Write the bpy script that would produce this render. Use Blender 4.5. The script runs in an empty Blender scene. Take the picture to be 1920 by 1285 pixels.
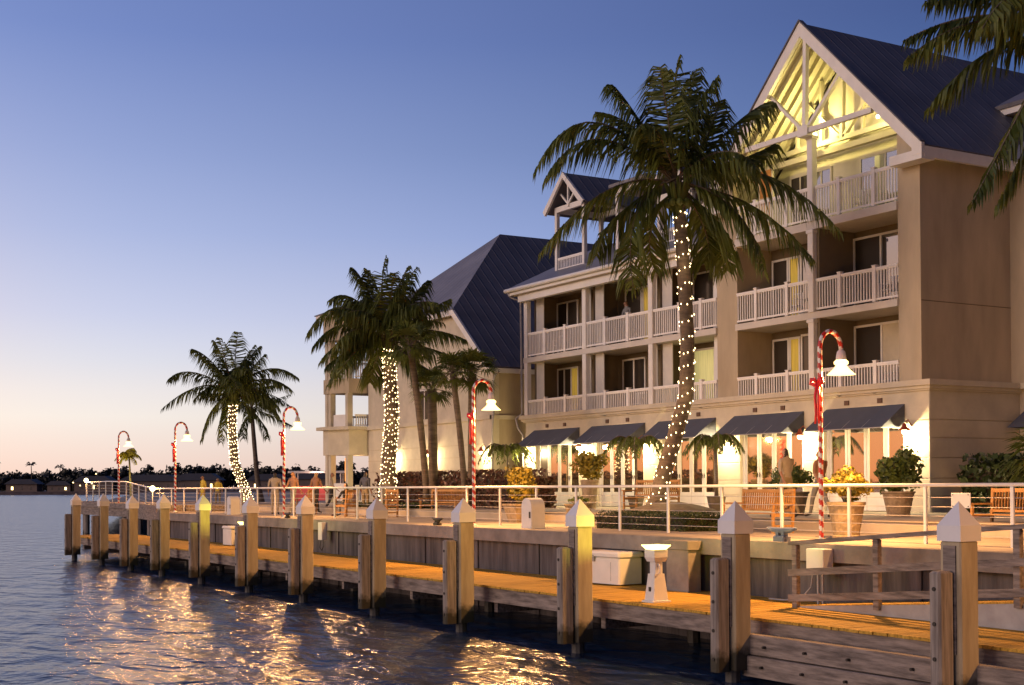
import bpy, math, random
from mathutils import Vector, Matrix
random.seed(7)
R = math.radians
sc = bpy.context.scene
col = sc.collection
# ---------------------------------------------------------------- camera, sky, exposure
cam_d = bpy.data.cameras.new('camera')
cam = bpy.data.objects.new('camera', cam_d); col.objects.link(cam)
yaw, pit, rol = R(30.825), R(.9023), R(.3117)
fw = Vector((math.sin(yaw)*math.cos(pit), math.cos(yaw)*math.cos(pit), math.sin(pit)))
r0 = Vector((math.cos(yaw), -math.sin(yaw), 0)); u0 = r0.cross(fw)
rr = r0*math.cos(rol) - u0*math.sin(rol); uu = u0*math.cos(rol) + r0*math.sin(rol)
m = Matrix((rr, uu, -fw)).transposed().to_4x4(); m.translation = Vector((0, 0, 3.1))
cam.matrix_world = m
cam_d.lens = 48.0; cam_d.sensor_width = 36; cam_d.shift_y = 229.08/1920
cam_d.clip_start = .1; cam_d.clip_end = 6000
sc.camera = cam
sc.render.engine = 'CYCLES'
sc.cycles.use_denoising = True
sc.cycles.max_bounces = 6; sc.cycles.diffuse_bounces = 2; sc.cycles.glossy_bounces = 4
sc.cycles.transparent_max_bounces = 12
sc.cycles.sample_clamp_indirect = 4.0
sc.cycles.caustics_reflective = False; sc.cycles.caustics_refractive = False
sc.view_settings.view_transform = 'Standard'; sc.view_settings.look = 'None'
sc.view_settings.exposure = 0; sc.view_settings.gamma = 1
def s2l(c):
    return tuple((x/255/12.92 if x/255 <= .04045 else ((x/255+.055)/1.055)**2.4) for x in c) + (1.0,)
W = bpy.data.worlds.new('World'); sc.world = W; W.use_nodes = True
nt = W.node_tree; nt.nodes.clear(); N = nt.nodes.new; L = nt.links.new
tc = N('ShaderNodeTexCoord'); sp = N('ShaderNodeSeparateXYZ'); L(tc.outputs['Generated'], sp.inputs[0])
def ramp(stops):
    r = N('ShaderNodeValToRGB'); r.color_ramp.interpolation = 'B_SPLINE' if False else 'LINEAR'
    e = r.color_ramp.elements
    while len(e) > 1: e.remove(e[-1])
    e[0].position = stops[0][0]; e[0].color = s2l(stops[0][1])
    for p, c in stops[1:]:
        k = e.new(p); k.color = s2l(c)
    return r
mul = N('ShaderNodeMath'); mul.operation = 'MULTIPLY'; mul.inputs[1].default_value = 1.0; L(sp.outputs[2], mul.inputs[0])
# dusk after sunset: bands by height above the horizon (sine), ahead and towards the afterglow in the west
A = ramp([(0, (252, 216, 198)), (.022, (255, 230, 216)), (.05, (255, 245, 235)), (.068, (247, 240, 237)), (.09, (231, 231, 239)), (.123, (210, 215, 239)),
          (.18, (180, 192, 230)), (.232, (157, 173, 220)), (.31, (124, 145, 204)), (.6, (70, 90, 150)), (1, (30, 42, 82))])
B = ramp([(0, (252, 168, 112)), (.03, (255, 178, 122)), (.07, (255, 190, 138)), (.13, (252, 200, 160)), (.2, (220, 196, 196)),
          (.3, (160, 172, 208)), (.5, (92, 112, 170)), (1, (30, 42, 82))])
D = ramp([(0, (165, 132, 118)), (.05, (176, 166, 170)), (.1, (160, 170, 208)), (.18, (104, 132, 192)), (.24, (76, 105, 160)), (.32, (66, 88, 142)),
          (.6, (50, 66, 116)), (1, (30, 40, 78))])
for r in (A, B, D): L(mul.outputs[0], r.inputs[0])
def azi(deg, lo, hi):
    d = N('ShaderNodeVectorMath'); d.operation = 'DOT_PRODUCT'; L(tc.outputs['Generated'], d.inputs[0])
    d.inputs[1].default_value = (math.sin(R(deg)), math.cos(R(deg)), 0)
    mr = N('ShaderNodeMapRange'); mr.interpolation_type = 'SMOOTHSTEP'; mr.inputs[1].default_value = lo; mr.inputs[2].default_value = hi
    L(d.outputs['Value'], mr.inputs[0]); return mr
g1 = azi(-70, .05, .72); g2 = azi(-50, .5, -.19); g2.interpolation_type = 'LINEAR'
mx = N('ShaderNodeMix'); mx.data_type = 'RGBA'; L(g1.outputs[0], mx.inputs[0]); L(A.outputs[0], mx.inputs[6]); L(B.outputs[0], mx.inputs[7])
mx2 = N('ShaderNodeMix'); mx2.data_type = 'RGBA'; L(g2.outputs[0], mx2.inputs[0]); L(mx.outputs[2], mx2.inputs[6]); L(D.outputs[0], mx2.inputs[7])
g3 = azi(140, .02, .75); E_ = ramp([(0, (22, 18, 18)), (.1, (20, 20, 26)), (.3, (24, 30, 50)), (1, (30, 40, 76))]); L(mul.outputs[0], E_.inputs[0])
mx3 = N('ShaderNodeMix'); mx3.data_type = 'RGBA'; L(g3.outputs[0], mx3.inputs[0]); L(mx2.outputs[2], mx3.inputs[6]); L(E_.outputs[0], mx3.inputs[7])
bg = N('ShaderNodeBackground'); bg.inputs[1].default_value = 1.0; L(mx3.outputs[2], bg.inputs[0])
out = N('ShaderNodeOutputWorld'); L(bg.outputs[0], out.inputs[0])
# the sun has set: one very weak, very wide warm lamp for the afterglow low in the west
sd = bpy.data.lights.new('afterglow_sun', 'SUN'); sd.energy = 1.5; sd.angle = R(30); sd.color = (1, .73, .58)
so = bpy.data.objects.new('afterglow_sun', sd); col.objects.link(so)
so.rotation_euler = Vector((-math.sin(R(-84)), -math.cos(R(-84)), -.20)).to_track_quat('-Z', 'Y').to_euler()

# ---------------------------------------------------------------- materials
def mat(name, c, rough=.6, var=.12, scale=3.0, bump=.0, bscale=30.0, metal=0, stretch=None, c2=None, spec=.5, detail=4, emis=None, estr=0, wave=None, tide=None):
    mt = bpy.data.materials.new(name); mt.use_nodes = True; t = mt.node_tree
    b = t.nodes['Principled BSDF']; b.inputs['Roughness'].default_value = rough; b.inputs['Metallic'].default_value = metal
    b.inputs['Specular IOR Level'].default_value = spec
    co = t.nodes.new('ShaderNodeTexCoord'); mp = t.nodes.new('ShaderNodeMapping'); t.links.new(co.outputs['Object'], mp.inputs[0])
    if stretch: mp.inputs['Scale'].default_value = stretch
    n = t.nodes.new('ShaderNodeTexNoise'); n.inputs['Scale'].default_value = scale; n.inputs['Detail'].default_value = detail; n.inputs['Roughness'].default_value = .6
    t.links.new(mp.outputs[0], n.inputs[0])
    r = t.nodes.new('ShaderNodeValToRGB'); e = r.color_ramp.elements
    e[0].position = .3; e[1].position = .7
    a = c2 if c2 else tuple(x*(1-var*1.6) for x in c)
    e[0].color = tuple(a)+(1,); e[1].color = tuple(min(1, x*(1+var)) for x in c)+(1,)
    t.links.new(n.outputs[0], r.inputs[0]); t.links.new(r.outputs[0], b.inputs['Base Color'])
    if bump or wave:
        bp = t.nodes.new('ShaderNodeBump'); bp.inputs['Strength'].default_value = bump or .5; bp.inputs['Distance'].default_value = .02
        if wave:
            wv = t.nodes.new('ShaderNodeTexWave'); wv.bands_direction = wave[0]; wv.inputs['Scale'].default_value = wave[1]; wv.wave_profile = 'SIN'
            wv.inputs['Distortion'].default_value = 0
            pw = t.nodes.new('ShaderNodeMath'); pw.operation = 'POWER'; pw.inputs[1].default_value = wave[2]
            t.links.new(co.outputs['Object'], wv.inputs[0]); t.links.new(wv.outputs['Fac'], pw.inputs[0]); t.links.new(pw.outputs[0], bp.inputs['Height'])
            bp.inputs['Distance'].default_value = .05
        else:
            n2 = t.nodes.new('ShaderNodeTexNoise'); n2.inputs['Scale'].default_value = bscale; n2.inputs['Detail'].default_value = 6
            t.links.new(mp.outputs[0], n2.inputs[0]); t.links.new(n2.outputs[0], bp.inputs['Height'])
        t.links.new(bp.outputs[0], b.inputs['Normal'])
    if tide:      # dark weed and slime below the high-water mark, ragged upper edge
        sx = t.nodes.new('ShaderNodeSeparateXYZ'); t.links.new(co.outputs['Object'], sx.inputs[0])
        nn = t.nodes.new('ShaderNodeTexNoise'); nn.inputs['Scale'].default_value = 7; t.links.new(co.outputs['Object'], nn.inputs[0])
        ad = t.nodes.new('ShaderNodeMath'); ad.operation = 'MULTIPLY_ADD'; ad.inputs[1].default_value = .35; t.links.new(nn.outputs[0], ad.inputs[0]); t.links.new(sx.outputs[2], ad.inputs[2])
        mr = t.nodes.new('ShaderNodeMapRange'); mr.inputs[1].default_value = tide+.17; mr.inputs[2].default_value = tide+.30; t.links.new(ad.outputs[0], mr.inputs[0])
        mm = t.nodes.new('ShaderNodeMix'); mm.data_type = 'RGBA'; mm.inputs[6].default_value = (.045, .04, .025, 1); t.links.new(mr.outputs[0], mm.inputs[0]); t.links.new(r.outputs[0], mm.inputs[7]); t.links.new(mm.outputs[2], b.inputs['Base Color'])
    if emis:
        b.inputs['Emission Color'].default_value = tuple(emis)+(1,); b.inputs['Emission Strength'].default_value = estr
    return mt
def leafmat(name, c, c2, trans=.25, scale=1.2):
    mt = mat(name, c, rough=.5, c2=c2, scale=scale, var=.35, detail=2)
    t = mt.node_tree; b = t.nodes['Principled BSDF']; o = t.nodes['Material Output']
    tr = t.nodes.new('ShaderNodeBsdfTranslucent'); mx = t.nodes.new('ShaderNodeMixShader'); mx.inputs[0].default_value = trans
    rp = [n for n in t.nodes if n.type == 'VALTORGB'][0]
    t.links.new(rp.outputs[0], tr.inputs[0]); t.links.new(b.outputs[0], mx.inputs[1]); t.links.new(tr.outputs[0], mx.inputs[2]); t.links.new(mx.outputs[0], o.inputs[0])
    return mt
def emat(name, c, s, sample='AUTO'):
    mt = bpy.data.materials.new(name); mt.use_nodes = True; t = mt.node_tree; t.nodes.remove(t.nodes['Principled BSDF'])
    e = t.nodes.new('ShaderNodeEmission'); e.inputs[0].default_value = tuple(c)+(1,); e.inputs[1].default_value = s
    t.links.new(e.outputs[0], t.nodes['Material Output'].inputs[0]); mt.cycles.emission_sampling = sample; return mt
def glassmat(name, refl, tint, dark, rough=.03):
    mt = bpy.data.materials.new(name); mt.use_nodes = True; t = mt.node_tree; b = t.nodes['Principled BSDF']
    b.inputs['Base Color'].default_value = tuple(dark)+(1,); b.inputs['Roughness'].default_value = .4
    g = t.nodes.new('ShaderNodeBsdfGlossy'); g.inputs[0].default_value = tuple(tint)+(1,); g.inputs['Roughness'].default_value = rough
    co = t.nodes.new('ShaderNodeTexCoord'); n = t.nodes.new('ShaderNodeTexNoise'); n.inputs['Scale'].default_value = .8
    bp = t.nodes.new('ShaderNodeBump'); bp.inputs['Strength'].default_value = .04; bp.inputs['Distance'].default_value = .02
    t.links.new(co.outputs['Object'], n.inputs[0]); t.links.new(n.outputs[0], bp.inputs['Height']); t.links.new(bp.outputs[0], g.inputs['Normal'])
    mx = t.nodes.new('ShaderNodeMixShader'); mx.inputs[0].default_value = refl
    t.links.new(b.outputs[0], mx.inputs[1]); t.links.new(g.outputs[0], mx.inputs[2]); t.links.new(mx.outputs[0], t.nodes['Material Output'].inputs[0]); return mt
M = dict(
    stucco=mat('stucco', (.47, .39, .27), .85, .13, 1.1, .25, 60, stretch=(1, 1, .28)),
    stucco_gf=mat('stucco_cream', (.57, .51, .39), .85, .10, 1.2, .2, 60),
    trim=mat('white_trim', (.74, .72, .68), .5, .05, 2, 0),
    slab=mat('balcony_slab', (.60, .56, .50), .7, .06, 1.5, 0),
    soffit=mat('soffit', (.42, .36, .28), .8, .05, 1.5, 0),
    recess=mat('recess_wall', (.17, .135, .085), .85, .06, 1.5, 0),  # darker than the facade: shade of the recesses put into the colour
    yellowwall=mat('pale_yellow_wall', (.62, .58, .42), .8, .06, 1.5, 0),
    roof=mat('metal_roof_lit', (.21, .205, .225), .5, .14, .7, .6, wave=('Y', .63, 16), spec=.3),  # same metal as the cross slopes, painted lighter for the western glow
    roofx_shaded=mat('metal_roof_cross_shaded', (.135, .13, .145), .5, .16, .6, .5, wave=('X', .63, 16), spec=.3),  # the same roof metal darkened: shade put into the cross slopes
    awning=mat('awning_canvas', (.085, .095, .125), .85, .06, 2, .2, 80),
    glass_orange=glassmat('door_glass', .82, (.97, .80, .66), (.02, .015, .01)),
    glass_dark=glassmat('screen_glass', .10, (.8, .8, .8), (.025, .018, .012), .1),
    glass_blue=glassmat('window_glass', .55, (.8, .82, .88), (.02, .02, .02)),
    curtain=mat('yellow_curtain', (.6, .45, .08), .8, .2, 4, 0, stretch=(1, 8, .2), emis=(.8, .55, .08), estr=.16),  # weak glow in both curtain cloths stands in for room light behind
    litcurtain=mat('lit_curtain', (.6, .55, .25), .8, .2, 4, 0, stretch=(1, 8, .2), emis=(.8, .75, .3), estr=.35),
    brown=mat('brown_door', (.50, .22, .05), .5, .15, 2, 0, stretch=(1, 1, 6)),
    concrete=mat('weathered_concrete', (.27, .235, .21), .9, .22, 1.3, .5, 12),
    seawall=mat('stained_seawall', (.12, .105, .11), .9, .30, 1.4, .5, 10, stretch=(1, 3, .35), c2=(.045, .04, .045)),
    paving=mat('pale_paving', (.40, .34, .27), .85, .14, .9, .2, 20),
    deck=mat('deck_board', (.56, .33, .06), .75, .28, 2.2, .5, 14, stretch=(.6, 9, 6), spec=.15),
    timber=mat('weathered_timber', (.27, .22, .19), .85, .30, 2.5, .6, 18, stretch=(6, .7, 6), c2=(.10, .08, .07)),
    pilewood=mat('pile_timber', (.30, .26, .23), .8, .25, 3, .4, 20, stretch=(7, 7, .5), c2=(.15, .125, .11), tide=.42),
    pilewet=mat('wet_pile', (.07, .065, .06), .6, .3, 3, .4, 20),
    sleeve=mat('pile_sleeve', (.44, .37, .25), .6, .10, 2, .15, 12, stretch=(3, 3, .4), c2=(.30, .24, .16), tide=.50),
    cap=mat('white_cap', (.74, .72, .72), .45, .04, 2, 0),
    bolt=mat('rusty_bolt', (.03, .025, .02), .5),
    brownvent=mat('brown_vent', (.13, .075, .05), .7),
    white=mat('white_paint', (.74, .72, .70), .4, .04, 3, 0),
    rail=mat('rail_paint', (.82, .80, .77), .35, .04, 3, 0),
    cable=mat('steel_cable', (.55, .52, .48), .35, .05, 3, 0, metal=.6),
    red=mat('candy_red', (.52, .03, .02), .35, .06, 3, 0),
    bow=mat('red_ribbon', (.75, .02, .03), .45, .15, 5, 0),
    teak=mat('teak', (.42, .22, .07), .6, .2, 3, .2, 20, stretch=(6, 1, 6)),
    terracotta=mat('carved_planter', (.30, .23, .15), .85, .25, 6, .8, 14),
    darkpot=mat('dark_planter', (.16, .13, .09), .8, .2, 4, .3, 20),
    soil=mat('soil', (.06, .045, .03), .95, .3, 6, .4, 20),
    cleat=mat('blue_grey_cast_iron', (.12, .15, .24), .4, .1, 6, .1, 30),
    conduit=mat('grey_conduit', (.34, .33, .34), .5),
    trunk=mat('palm_bark', (.14, .11, .08), .9, .25, 2.5, .8, 9, stretch=(1, 1, 5)),
    frond=leafmat('palm_frond', (.13, .15, .025), (.045, .07, .014), .35, .8),
    frond_lit=leafmat('floodlit_frond', (.5, .42, .03), (.3, .28, .02), .3, .8),  # yellow floodlight painted into the leaves of the small far palm
    leaf=leafmat('shrub_leaf', (.11, .15, .03), (.03, .05, .012), .25, 3),
    leaf_y=leafmat('yellow_leaf', (.36, .27, .035), (.07, .085, .015), .25, 5),
    leaf_r=leafmat('red_leaf', (.15, .065, .045), (.05, .035, .018), .2, 4),
    hedge=leafmat('hedge_leaf', (.05, .075, .02), (.02, .03, .01), .15, 4),
    farleaf=leafmat('far_foliage', (.022, .026, .022), (.010, .012, .012), .1, .1),
    farroof=mat('far_roof', (.055, .06, .09), .7, .15, .1), farwall=mat('far_wall', (.20, .15, .13), .8, .15, .1),
    land=mat('shore_ground', (.10, .085, .075), .95, .2, .05), rock=mat('shore_wall', (.13, .10, .11), .9, .25, .3),
    redlamp=mat('copper_shade', (.35, .07, .03), .4, .1, 5, 0, metal=.3),
    pink=mat('pink_panel', (.7, .12, .12), .5, .1, 3, 0),
    skin=mat('skin', (.30, .16, .10), .5, .06, 8, 0), hair=mat('dark_hair', (.02, .015, .012), .6, .1, 20, 0),
    fair=mat('fair_hair', (.3, .2, .09), .6, .1, 20, 0),
)
M['shade'] = emat('lit_glass_shade', (1, .64, .22), 4.4)
t = M['shade'].node_tree; tr_ = t.nodes.new('ShaderNodeBsdfTransparent'); mx_ = t.nodes.new('ShaderNodeMixShader'); mx_.inputs[0].default_value = .92
t.links.new(tr_.outputs[0], mx_.inputs[1]); t.links.new([n for n in t.nodes if n.type == 'EMISSION'][0].outputs[0], mx_.inputs[2]); t.links.new(mx_.outputs[0], t.nodes['Material Output'].inputs[0])
M['globe'] = emat('lit_globe', (1, .76, .38), 9)
M['bulb'] = emat('string_bulb', (1, .70, .34), 9, 'NONE')
M['greenlamp'] = emat('pedestal_lens', (1, .80, .20), 6)
M['farlamp'] = emat('far_lamp', (1, .7, .3), 6, 'NONE')
M['gablelamp'] = emat('flood_lens', (1, .9, .45), 10)
M['signlit'] = emat('lit_red_sign', (1, .35, .08), 2.0)
def cloth(name, c): return mat(name, c, .8, .12, 6, .1, 60)

# ---------------------------------------------------------------- mesh helpers
class MB:
    def __init__(s, off=(0, 0, 0)): s.v = []; s.f = []; s.m = []; s.o = Vector(off)
    def add(s, vs, fs, mi=0):
        k = len(s.v); s.v += [tuple(Vector(v)-s.o) for v in vs]; s.f += [tuple(i+k for i in f) for f in fs]; s.m += [mi]*len(fs); return s
    def box(s, x0, x1, y0, y1, z0, z1, mi=0):
        x0, x1 = min(x0, x1), max(x0, x1); y0, y1 = min(y0, y1), max(y0, y1)
        vs = [(x, y, z) for z in (z0, z1) for y in (y0, y1) for x in (x0, x1)]
        return s.add(vs, [(0, 2, 3, 1), (4, 5, 7, 6), (0, 1, 5, 4), (2, 6, 7, 3), (0, 4, 6, 2), (1, 3, 7, 5)], mi)
    def bev(s, x0, x1, y0, y1, z0, z1, b=.01, mi=0):   # box with its vertical and top edges cut back
        vs = []
        for z, i in ((z0, 0), (z1-b, 0), (z1, b)):
            for x, y in ((x0+b+i, y0+i), (x1-b-i, y0+i), (x1-i, y0+b+i), (x1-i, y1-b-i), (x1-b-i, y1-i), (x0+b+i, y1-i), (x0+i, y1-b-i), (x0+i, y0+b+i)): vs.append((x, y, z))
        fs = [tuple(range(7, -1, -1)), tuple(range(16, 24))]
        for k in (0, 8):
            for i in range(8): fs.append((k+i, k+(i+1) % 8, k+8+(i+1) % 8, k+8+i))
        return s.add(vs, fs, mi)
    def beam(s, a, b, w, h=None, mi=0, up=(0, 0, 1)):
        a, b = Vector(a), Vector(b); h = h or w; d = (b-a).normalized(); upv = Vector(up)
        if abs(d.dot(upv)) > .98: upv = Vector((1, 0, 0))
        x = d.cross(upv).normalized(); y = x.cross(d)
        vs = [p + x*sx*w/2 + y*sy*h/2 for p in (a, b) for sx, sy in ((-1, -1), (1, -1), (1, 1), (-1, 1))]
        return s.add(vs, [(0, 1, 2, 3), (7, 6, 5, 4), (0, 4, 5, 1), (1, 5, 6, 2), (2, 6, 7, 3), (3, 7, 4, 0)], mi)
    def tube(s, pts, rad, n=8, mi=0, cap=True, mfun=None):
        pts = [Vector(p) for p in pts]; rs = rad if isinstance(rad, (list, tuple)) else [rad]*len(pts)
        vs = []; fs = []; prev = None
        for i, p in enumerate(pts):
            d = (pts[min(i+1, len(pts)-1)] - pts[max(i-1, 0)]).normalized()
            if prev is None:
                prev = d.orthogonal().normalized() if abs(d.z) < .9 else Vector((1, 0, 0))
            x = (prev - d*prev.dot(d)).normalized(); y = d.cross(x); prev = x
            for k in range(n):
                a = 2*math.pi*k/n; vs.append(p + (x*math.cos(a)+y*math.sin(a))*rs[i])
        base = len(s.v); ms = []
        for i in range(len(pts)-1):
            for k in range(n):
                fs.append((i*n+k, i*n+(k+1) % n, (i+1)*n+(k+1) % n, (i+1)*n+k)); ms.append(mfun(i, k) if mfun else mi)
        if cap: fs += [tuple(range(n-1, -1, -1)), tuple(range((len(pts)-1)*n, len(pts)*n))]; ms += [mi, mi]
        s.add(vs, fs, mi); s.m[-len(fs):] = ms; return s
    def lathe(s, c, prof, n=16, mi=0, mats=None):
        c = Vector(c); vs = []; fs = []; ms = []
        for r_, z in prof:
            for k in range(n): a = 2*math.pi*k/n; vs.append(c + Vector((r_*math.cos(a), r_*math.sin(a), z)))
        for i in range(len(prof)-1):
            for k in range(n): fs.append((i*n+k, i*n+(k+1) % n, (i+1)*n+(k+1) % n, (i+1)*n+k)); ms.append(mats[i] if mats else mi)
        s.add(vs, fs, mi); s.m[-len(fs):] = ms; return s
    def prism(s, poly, ax, lo, hi, mi=0):   # polygon in the other two axes, extruded along ax
        def P(a, b, c): return {0: (c, a, b), 1: (a, c, b), 2: (a, b, c)}[ax]
        n = len(poly); vs = [P(a, b, lo) for a, b in poly] + [P(a, b, hi) for a, b in poly]
        fs = [tuple(range(n-1, -1, -1)), tuple(range(n, 2*n))] + [(i, (i+1) % n, n+(i+1) % n, n+i) for i in range(n)]
        return s.add(vs, fs, mi)
    def build(s, name, mats, parent=None, smooth=False, loc=None):
        me = bpy.data.meshes.new(name); me.from_pydata(s.v, [], s.f)
        for mm in (mats if isinstance(mats, (list, tuple)) else [mats]): me.materials.append(M[mm] if isinstance(mm, str) else mm)
        me.polygons.foreach_set('material_index', s.m)
        if smooth: me.polygons.foreach_set('use_smooth', [True]*len(s.f))
        me.update(); o = bpy.data.objects.new(name, me); col.objects.link(o)
        if parent: o.parent = parent
        if loc is not None: o.location = loc
        return o
def fixn(o):
    import bmesh
    b = bmesh.new(); b.from_mesh(o.data); bmesh.ops.recalc_face_normals(b, faces=b.faces); b.to_mesh(o.data); b.free(); return o
def tag(o, label=None, cat=None, group=None, kind=None):
    if label: o['label'] = label
    if cat: o['category'] = cat
    if group: o['group'] = group
    if kind: o['kind'] = kind
    return o
def thing(name, loc, label, cat, group=None, rz=0):
    o = bpy.data.objects.new(name, None); col.objects.link(o); o.location = loc; o.rotation_euler = (0, 0, rz); o.empty_display_size = .3
    return tag(o, label, cat, group)
def copy_tree(o, parent=None):
    c = o.copy(); col.objects.link(c); c.parent = parent
    for ch in list(o.children): copy_tree(ch, c)
    return c
def point(name, loc, w, c, parent=None, r=.08):
    d = bpy.data.lights.new(name, 'POINT'); d.energy = w; d.color = c; d.shadow_soft_size = r
    o = bpy.data.objects.new(name, d); col.objects.link(o); o.location = loc; o.parent = parent; return o
ZP = 2.03; ZT = 2.30; ZD = .97

# ---------------------------------------------------------------- water
def water_mat():
    mt = bpy.data.materials.new('harbour_water'); mt.use_nodes = True; t = mt.node_tree; b = t.nodes['Principled BSDF']
    b.inputs['Base Color'].default_value = (.010, .030, .075, 1); b.inputs['Roughness'].default_value = .235; b.inputs['IOR'].default_value = 1.34
    co = t.nodes.new('ShaderNodeTexCoord'); hs = []
    for sx, sc_, w in (((1, .55, 1), 1.0, 1.0), ((1, .7, 1), 3.2, .17), ((1, .8, 1), 8.0, .018)):
        mp = t.nodes.new('ShaderNodeMapping'); mp.inputs['Scale'].default_value = sx; mp.inputs['Rotation'].default_value = (0, 0, R(31)); t.links.new(co.outputs['Object'], mp.inputs[0])
        n = t.nodes.new('ShaderNodeTexNoise'); n.inputs['Scale'].default_value = sc_; n.inputs['Detail'].default_value = 3; n.inputs['Distortion'].default_value = .6
        t.links.new(mp.outputs[0], n.inputs[0]); ml = t.nodes.new('ShaderNodeMath'); ml.operation = 'MULTIPLY'; ml.inputs[1].default_value = w
        t.links.new(n.outputs[0], ml.inputs[0]); hs.append(ml)
    a = t.nodes.new('ShaderNodeMath'); a.operation = 'ADD'; t.links.new(hs[0].outputs[0], a.inputs[0]); t.links.new(hs[1].outputs[0], a.inputs[1])
    a2 = t.nodes.new('ShaderNodeMath'); a2.operation = 'ADD'; t.links.new(a.outputs[0], a2.inputs[0]); t.links.new(hs[2].outputs[0], a2.inputs[1])
    bp = t.nodes.new('ShaderNodeBump'); bp.inputs['Strength'].default_value = 1.0; bp.inputs['Distance'].default_value = .27
    t.links.new(a2.outputs[0], bp.inputs['Height']); t.links.new(bp.outputs[0], b.inputs['Normal']); return mt
M['water'] = water_mat()
w = MB().add([(-3000, -500, 0), (3000, -500, 0), (3000, 4000, 0), (-3000, 4000, 0)], [(0, 1, 2, 3)]).build('water', 'water'); tag(w, kind='structure')
w = MB().add([(-3000, -500, -3), (3000, -500, -3), (3000, 4000, -3), (-3000, 4000, -3)], [(0, 1, 2, 3)]).build('ground', 'land'); tag(w, kind='structure')

# ---------------------------------------------------------------- promenade, terrace, seawall
b = MB().prism([(17.5, -25), (400, -25), (400, 330), (92, 330), (20.5, 86.4), (19.15, 80.4), (19.1, 70), (17.5, 58)], 2, 1.8, ZP)
tag(b.build('promenade', 'paving'), kind='structure')
b = MB().prism([(21.75, -25), (110, -25), (110, 100), (60, 100), (27, 72), (21.75, 62)], 2, ZP+.004, ZT)
b.box(21.70, 21.86, -25, 62, ZT, ZT+.02)
tag(b.build('terrace', 'paving'), kind='structure')
sw = thing('seawall', (17.3, 15, 0), 'grey concrete seawall with a thick coping between the wooden jetty and the promenade', 'seawall')
o = (17.3, 15, 0)
b = MB(o).prism([(17.48, -25), (18.4, -25), (18.4, 58), (17.48, 58)], 2, -2, 1.72)
for y in range(-20, 58, 3): b.box(17.44, 17.48, y, y+.5, -2, 1.70)
b.build('wall', 'seawall', sw)
MB(o).box(17.24, 17.6, -25, 58, 1.72, 2.036).build('coping', 'concrete', sw)
b = MB(o)
for y in (-8, 10.4, 26.4, 33.5): b.box(17.20, 17.24, y, y+.03, 1.74, 2.03)
pt = thing('pier_platform', (19, 72, 0), 'raised far end of the quay on timber posts with a dark plank edge', 'quay')
o = (19, 72, 0)
b = MB(o).prism([(17.26, 58), (18.98, 70), (18.98, 80.5), (20.4, 86.6), (22, 86.6), (20.6, 69), (19.0, 58)], 2, 1.62, 2.05); b.prism([(17.6, 60.5), (18.9, 70), (18.9, 80.4), (20.35, 86.5), (25, 86.5), (25, 60.5)], 2, 2.05, 2.32)
fixn(b.build('platform_slab', 'timber', pt))
for i, (x, y) in enumerate(((17.6, 60), (17.9, 63.5), (18.5, 67.5), (19, 72), (19, 76.5), (19, 80.2), (20.3, 86))):
    MB(o).tube([(x+.3, y, -2), (x+.3, y, 1.62)], .16, 8).build('support_post', 'pilewood', pt)

# ---------------------------------------------------------------- jetty
jt = thing('jetty', (16, 30, 0), 'long low wooden jetty of planks running along the seawall above the water', 'jetty'); o = (16, 30, 0)
b = MB(o); y = -6.0; k = 0
while y < 64:
    w_ = .14; dz = random.uniform(-.002, .002)
    b.box(14.58+random.uniform(-.012, .012), 17.43, y, y+w_-.008, ZD-.045+dz, ZD+dz); y += w_
b.build('plank_deck', 'deck', jt)
MB(o).box(14.62, 14.72, -6, 64, .62, ZD-.05).build('edge_beam', 'timber', jt)
MB(o).box(15.9, 16.05, -6, 64, .62, ZD-.05).build('inner_beam', 'timber', jt)
for i in range(17):
    y = -3+4.4*i*.92
    MB(o).box(14.74, 17.4, y, y+.14, .4, .62).build('cross_beam', 'timber', jt)
    MB(o).tube([(16.9, y+.07, -2), (16.9, y+.07, .4)], .13, 8).build('support_pile', 'pilewet', jt)
# fender timbers on the near bays
lt = thing('fender_timbers', (14.2, 12, 0), 'two stacked rough timbers bolted along the water side between the nearest mooring posts', 'timber'); o = (14.2, 12, 0)
for z0, z1, dx in ((.44, .75, 0), (.10, .42, .06)):
    b = MB(o).bev(14.22-dx, 14.44, 2.0, 16.70, z0, z1, .015); b.build('timber_baulk', 'timber', lt)
for y in (13.2, 14.4, 15.3, 16.2):
    for z in (.58, .27): MB(o).tube([(14.10 if z < .4 else 14.16, y, z), (14.24, y, z)], .022, 8).build('bolt', 'bolt', lt)

# ---------------------------------------------------------------- mooring posts
def mooring_post(label, loc, dz=0):
    g = thing('mooring_post', loc, label, 'mooring post', 'white capped mooring posts along the jetty')
    MB().bev(-.17, .17, -.17, .17, .22, 2.36, .02).build('post', 'sleeve', g)
    w_ = .195; b = MB()
    vs = [(sx*w_, sy*w_, z) for z in (2.355, 2.56) for sx, sy in ((-1, -1), (1, -1), (1, 1), (-1, 1))] + [(0, 0, 2.875)]
    b.add(vs, [(3, 2, 1, 0), (0, 1, 5, 4), (1, 2, 6, 5), (2, 3, 7, 6), (3, 0, 4, 7), (4, 5, 8), (5, 6, 8), (6, 7, 8), (7, 4, 8)]).build('cap', 'cap', g)
    f = MB().bev(-.46, -.19, -.08, .11, .20, 1.98, .03).build('fender_board', 'pilewood', g)
    for z in (1.75, 1.3, .85, .4): MB().tube([(-.475, .01, z), (-.44, .01, z)], .028, 8).build('bolt', 'bolt', f)
    MB().box(-.19, -.165, -.10, .10, .9, 2.3).build('backing_plank', 'timber', g)
    MB().tube([(-.05, .02, -3), (-.05, .02, .24)], .12, 10).build('pile', 'pilewet', g)
    return g
ys = [60.48, 55.96, 51.54, 47.62, 43.14, 38.80, 34.50, 30.05, 25.64, 21.18, 16.73, 12.29]
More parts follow.
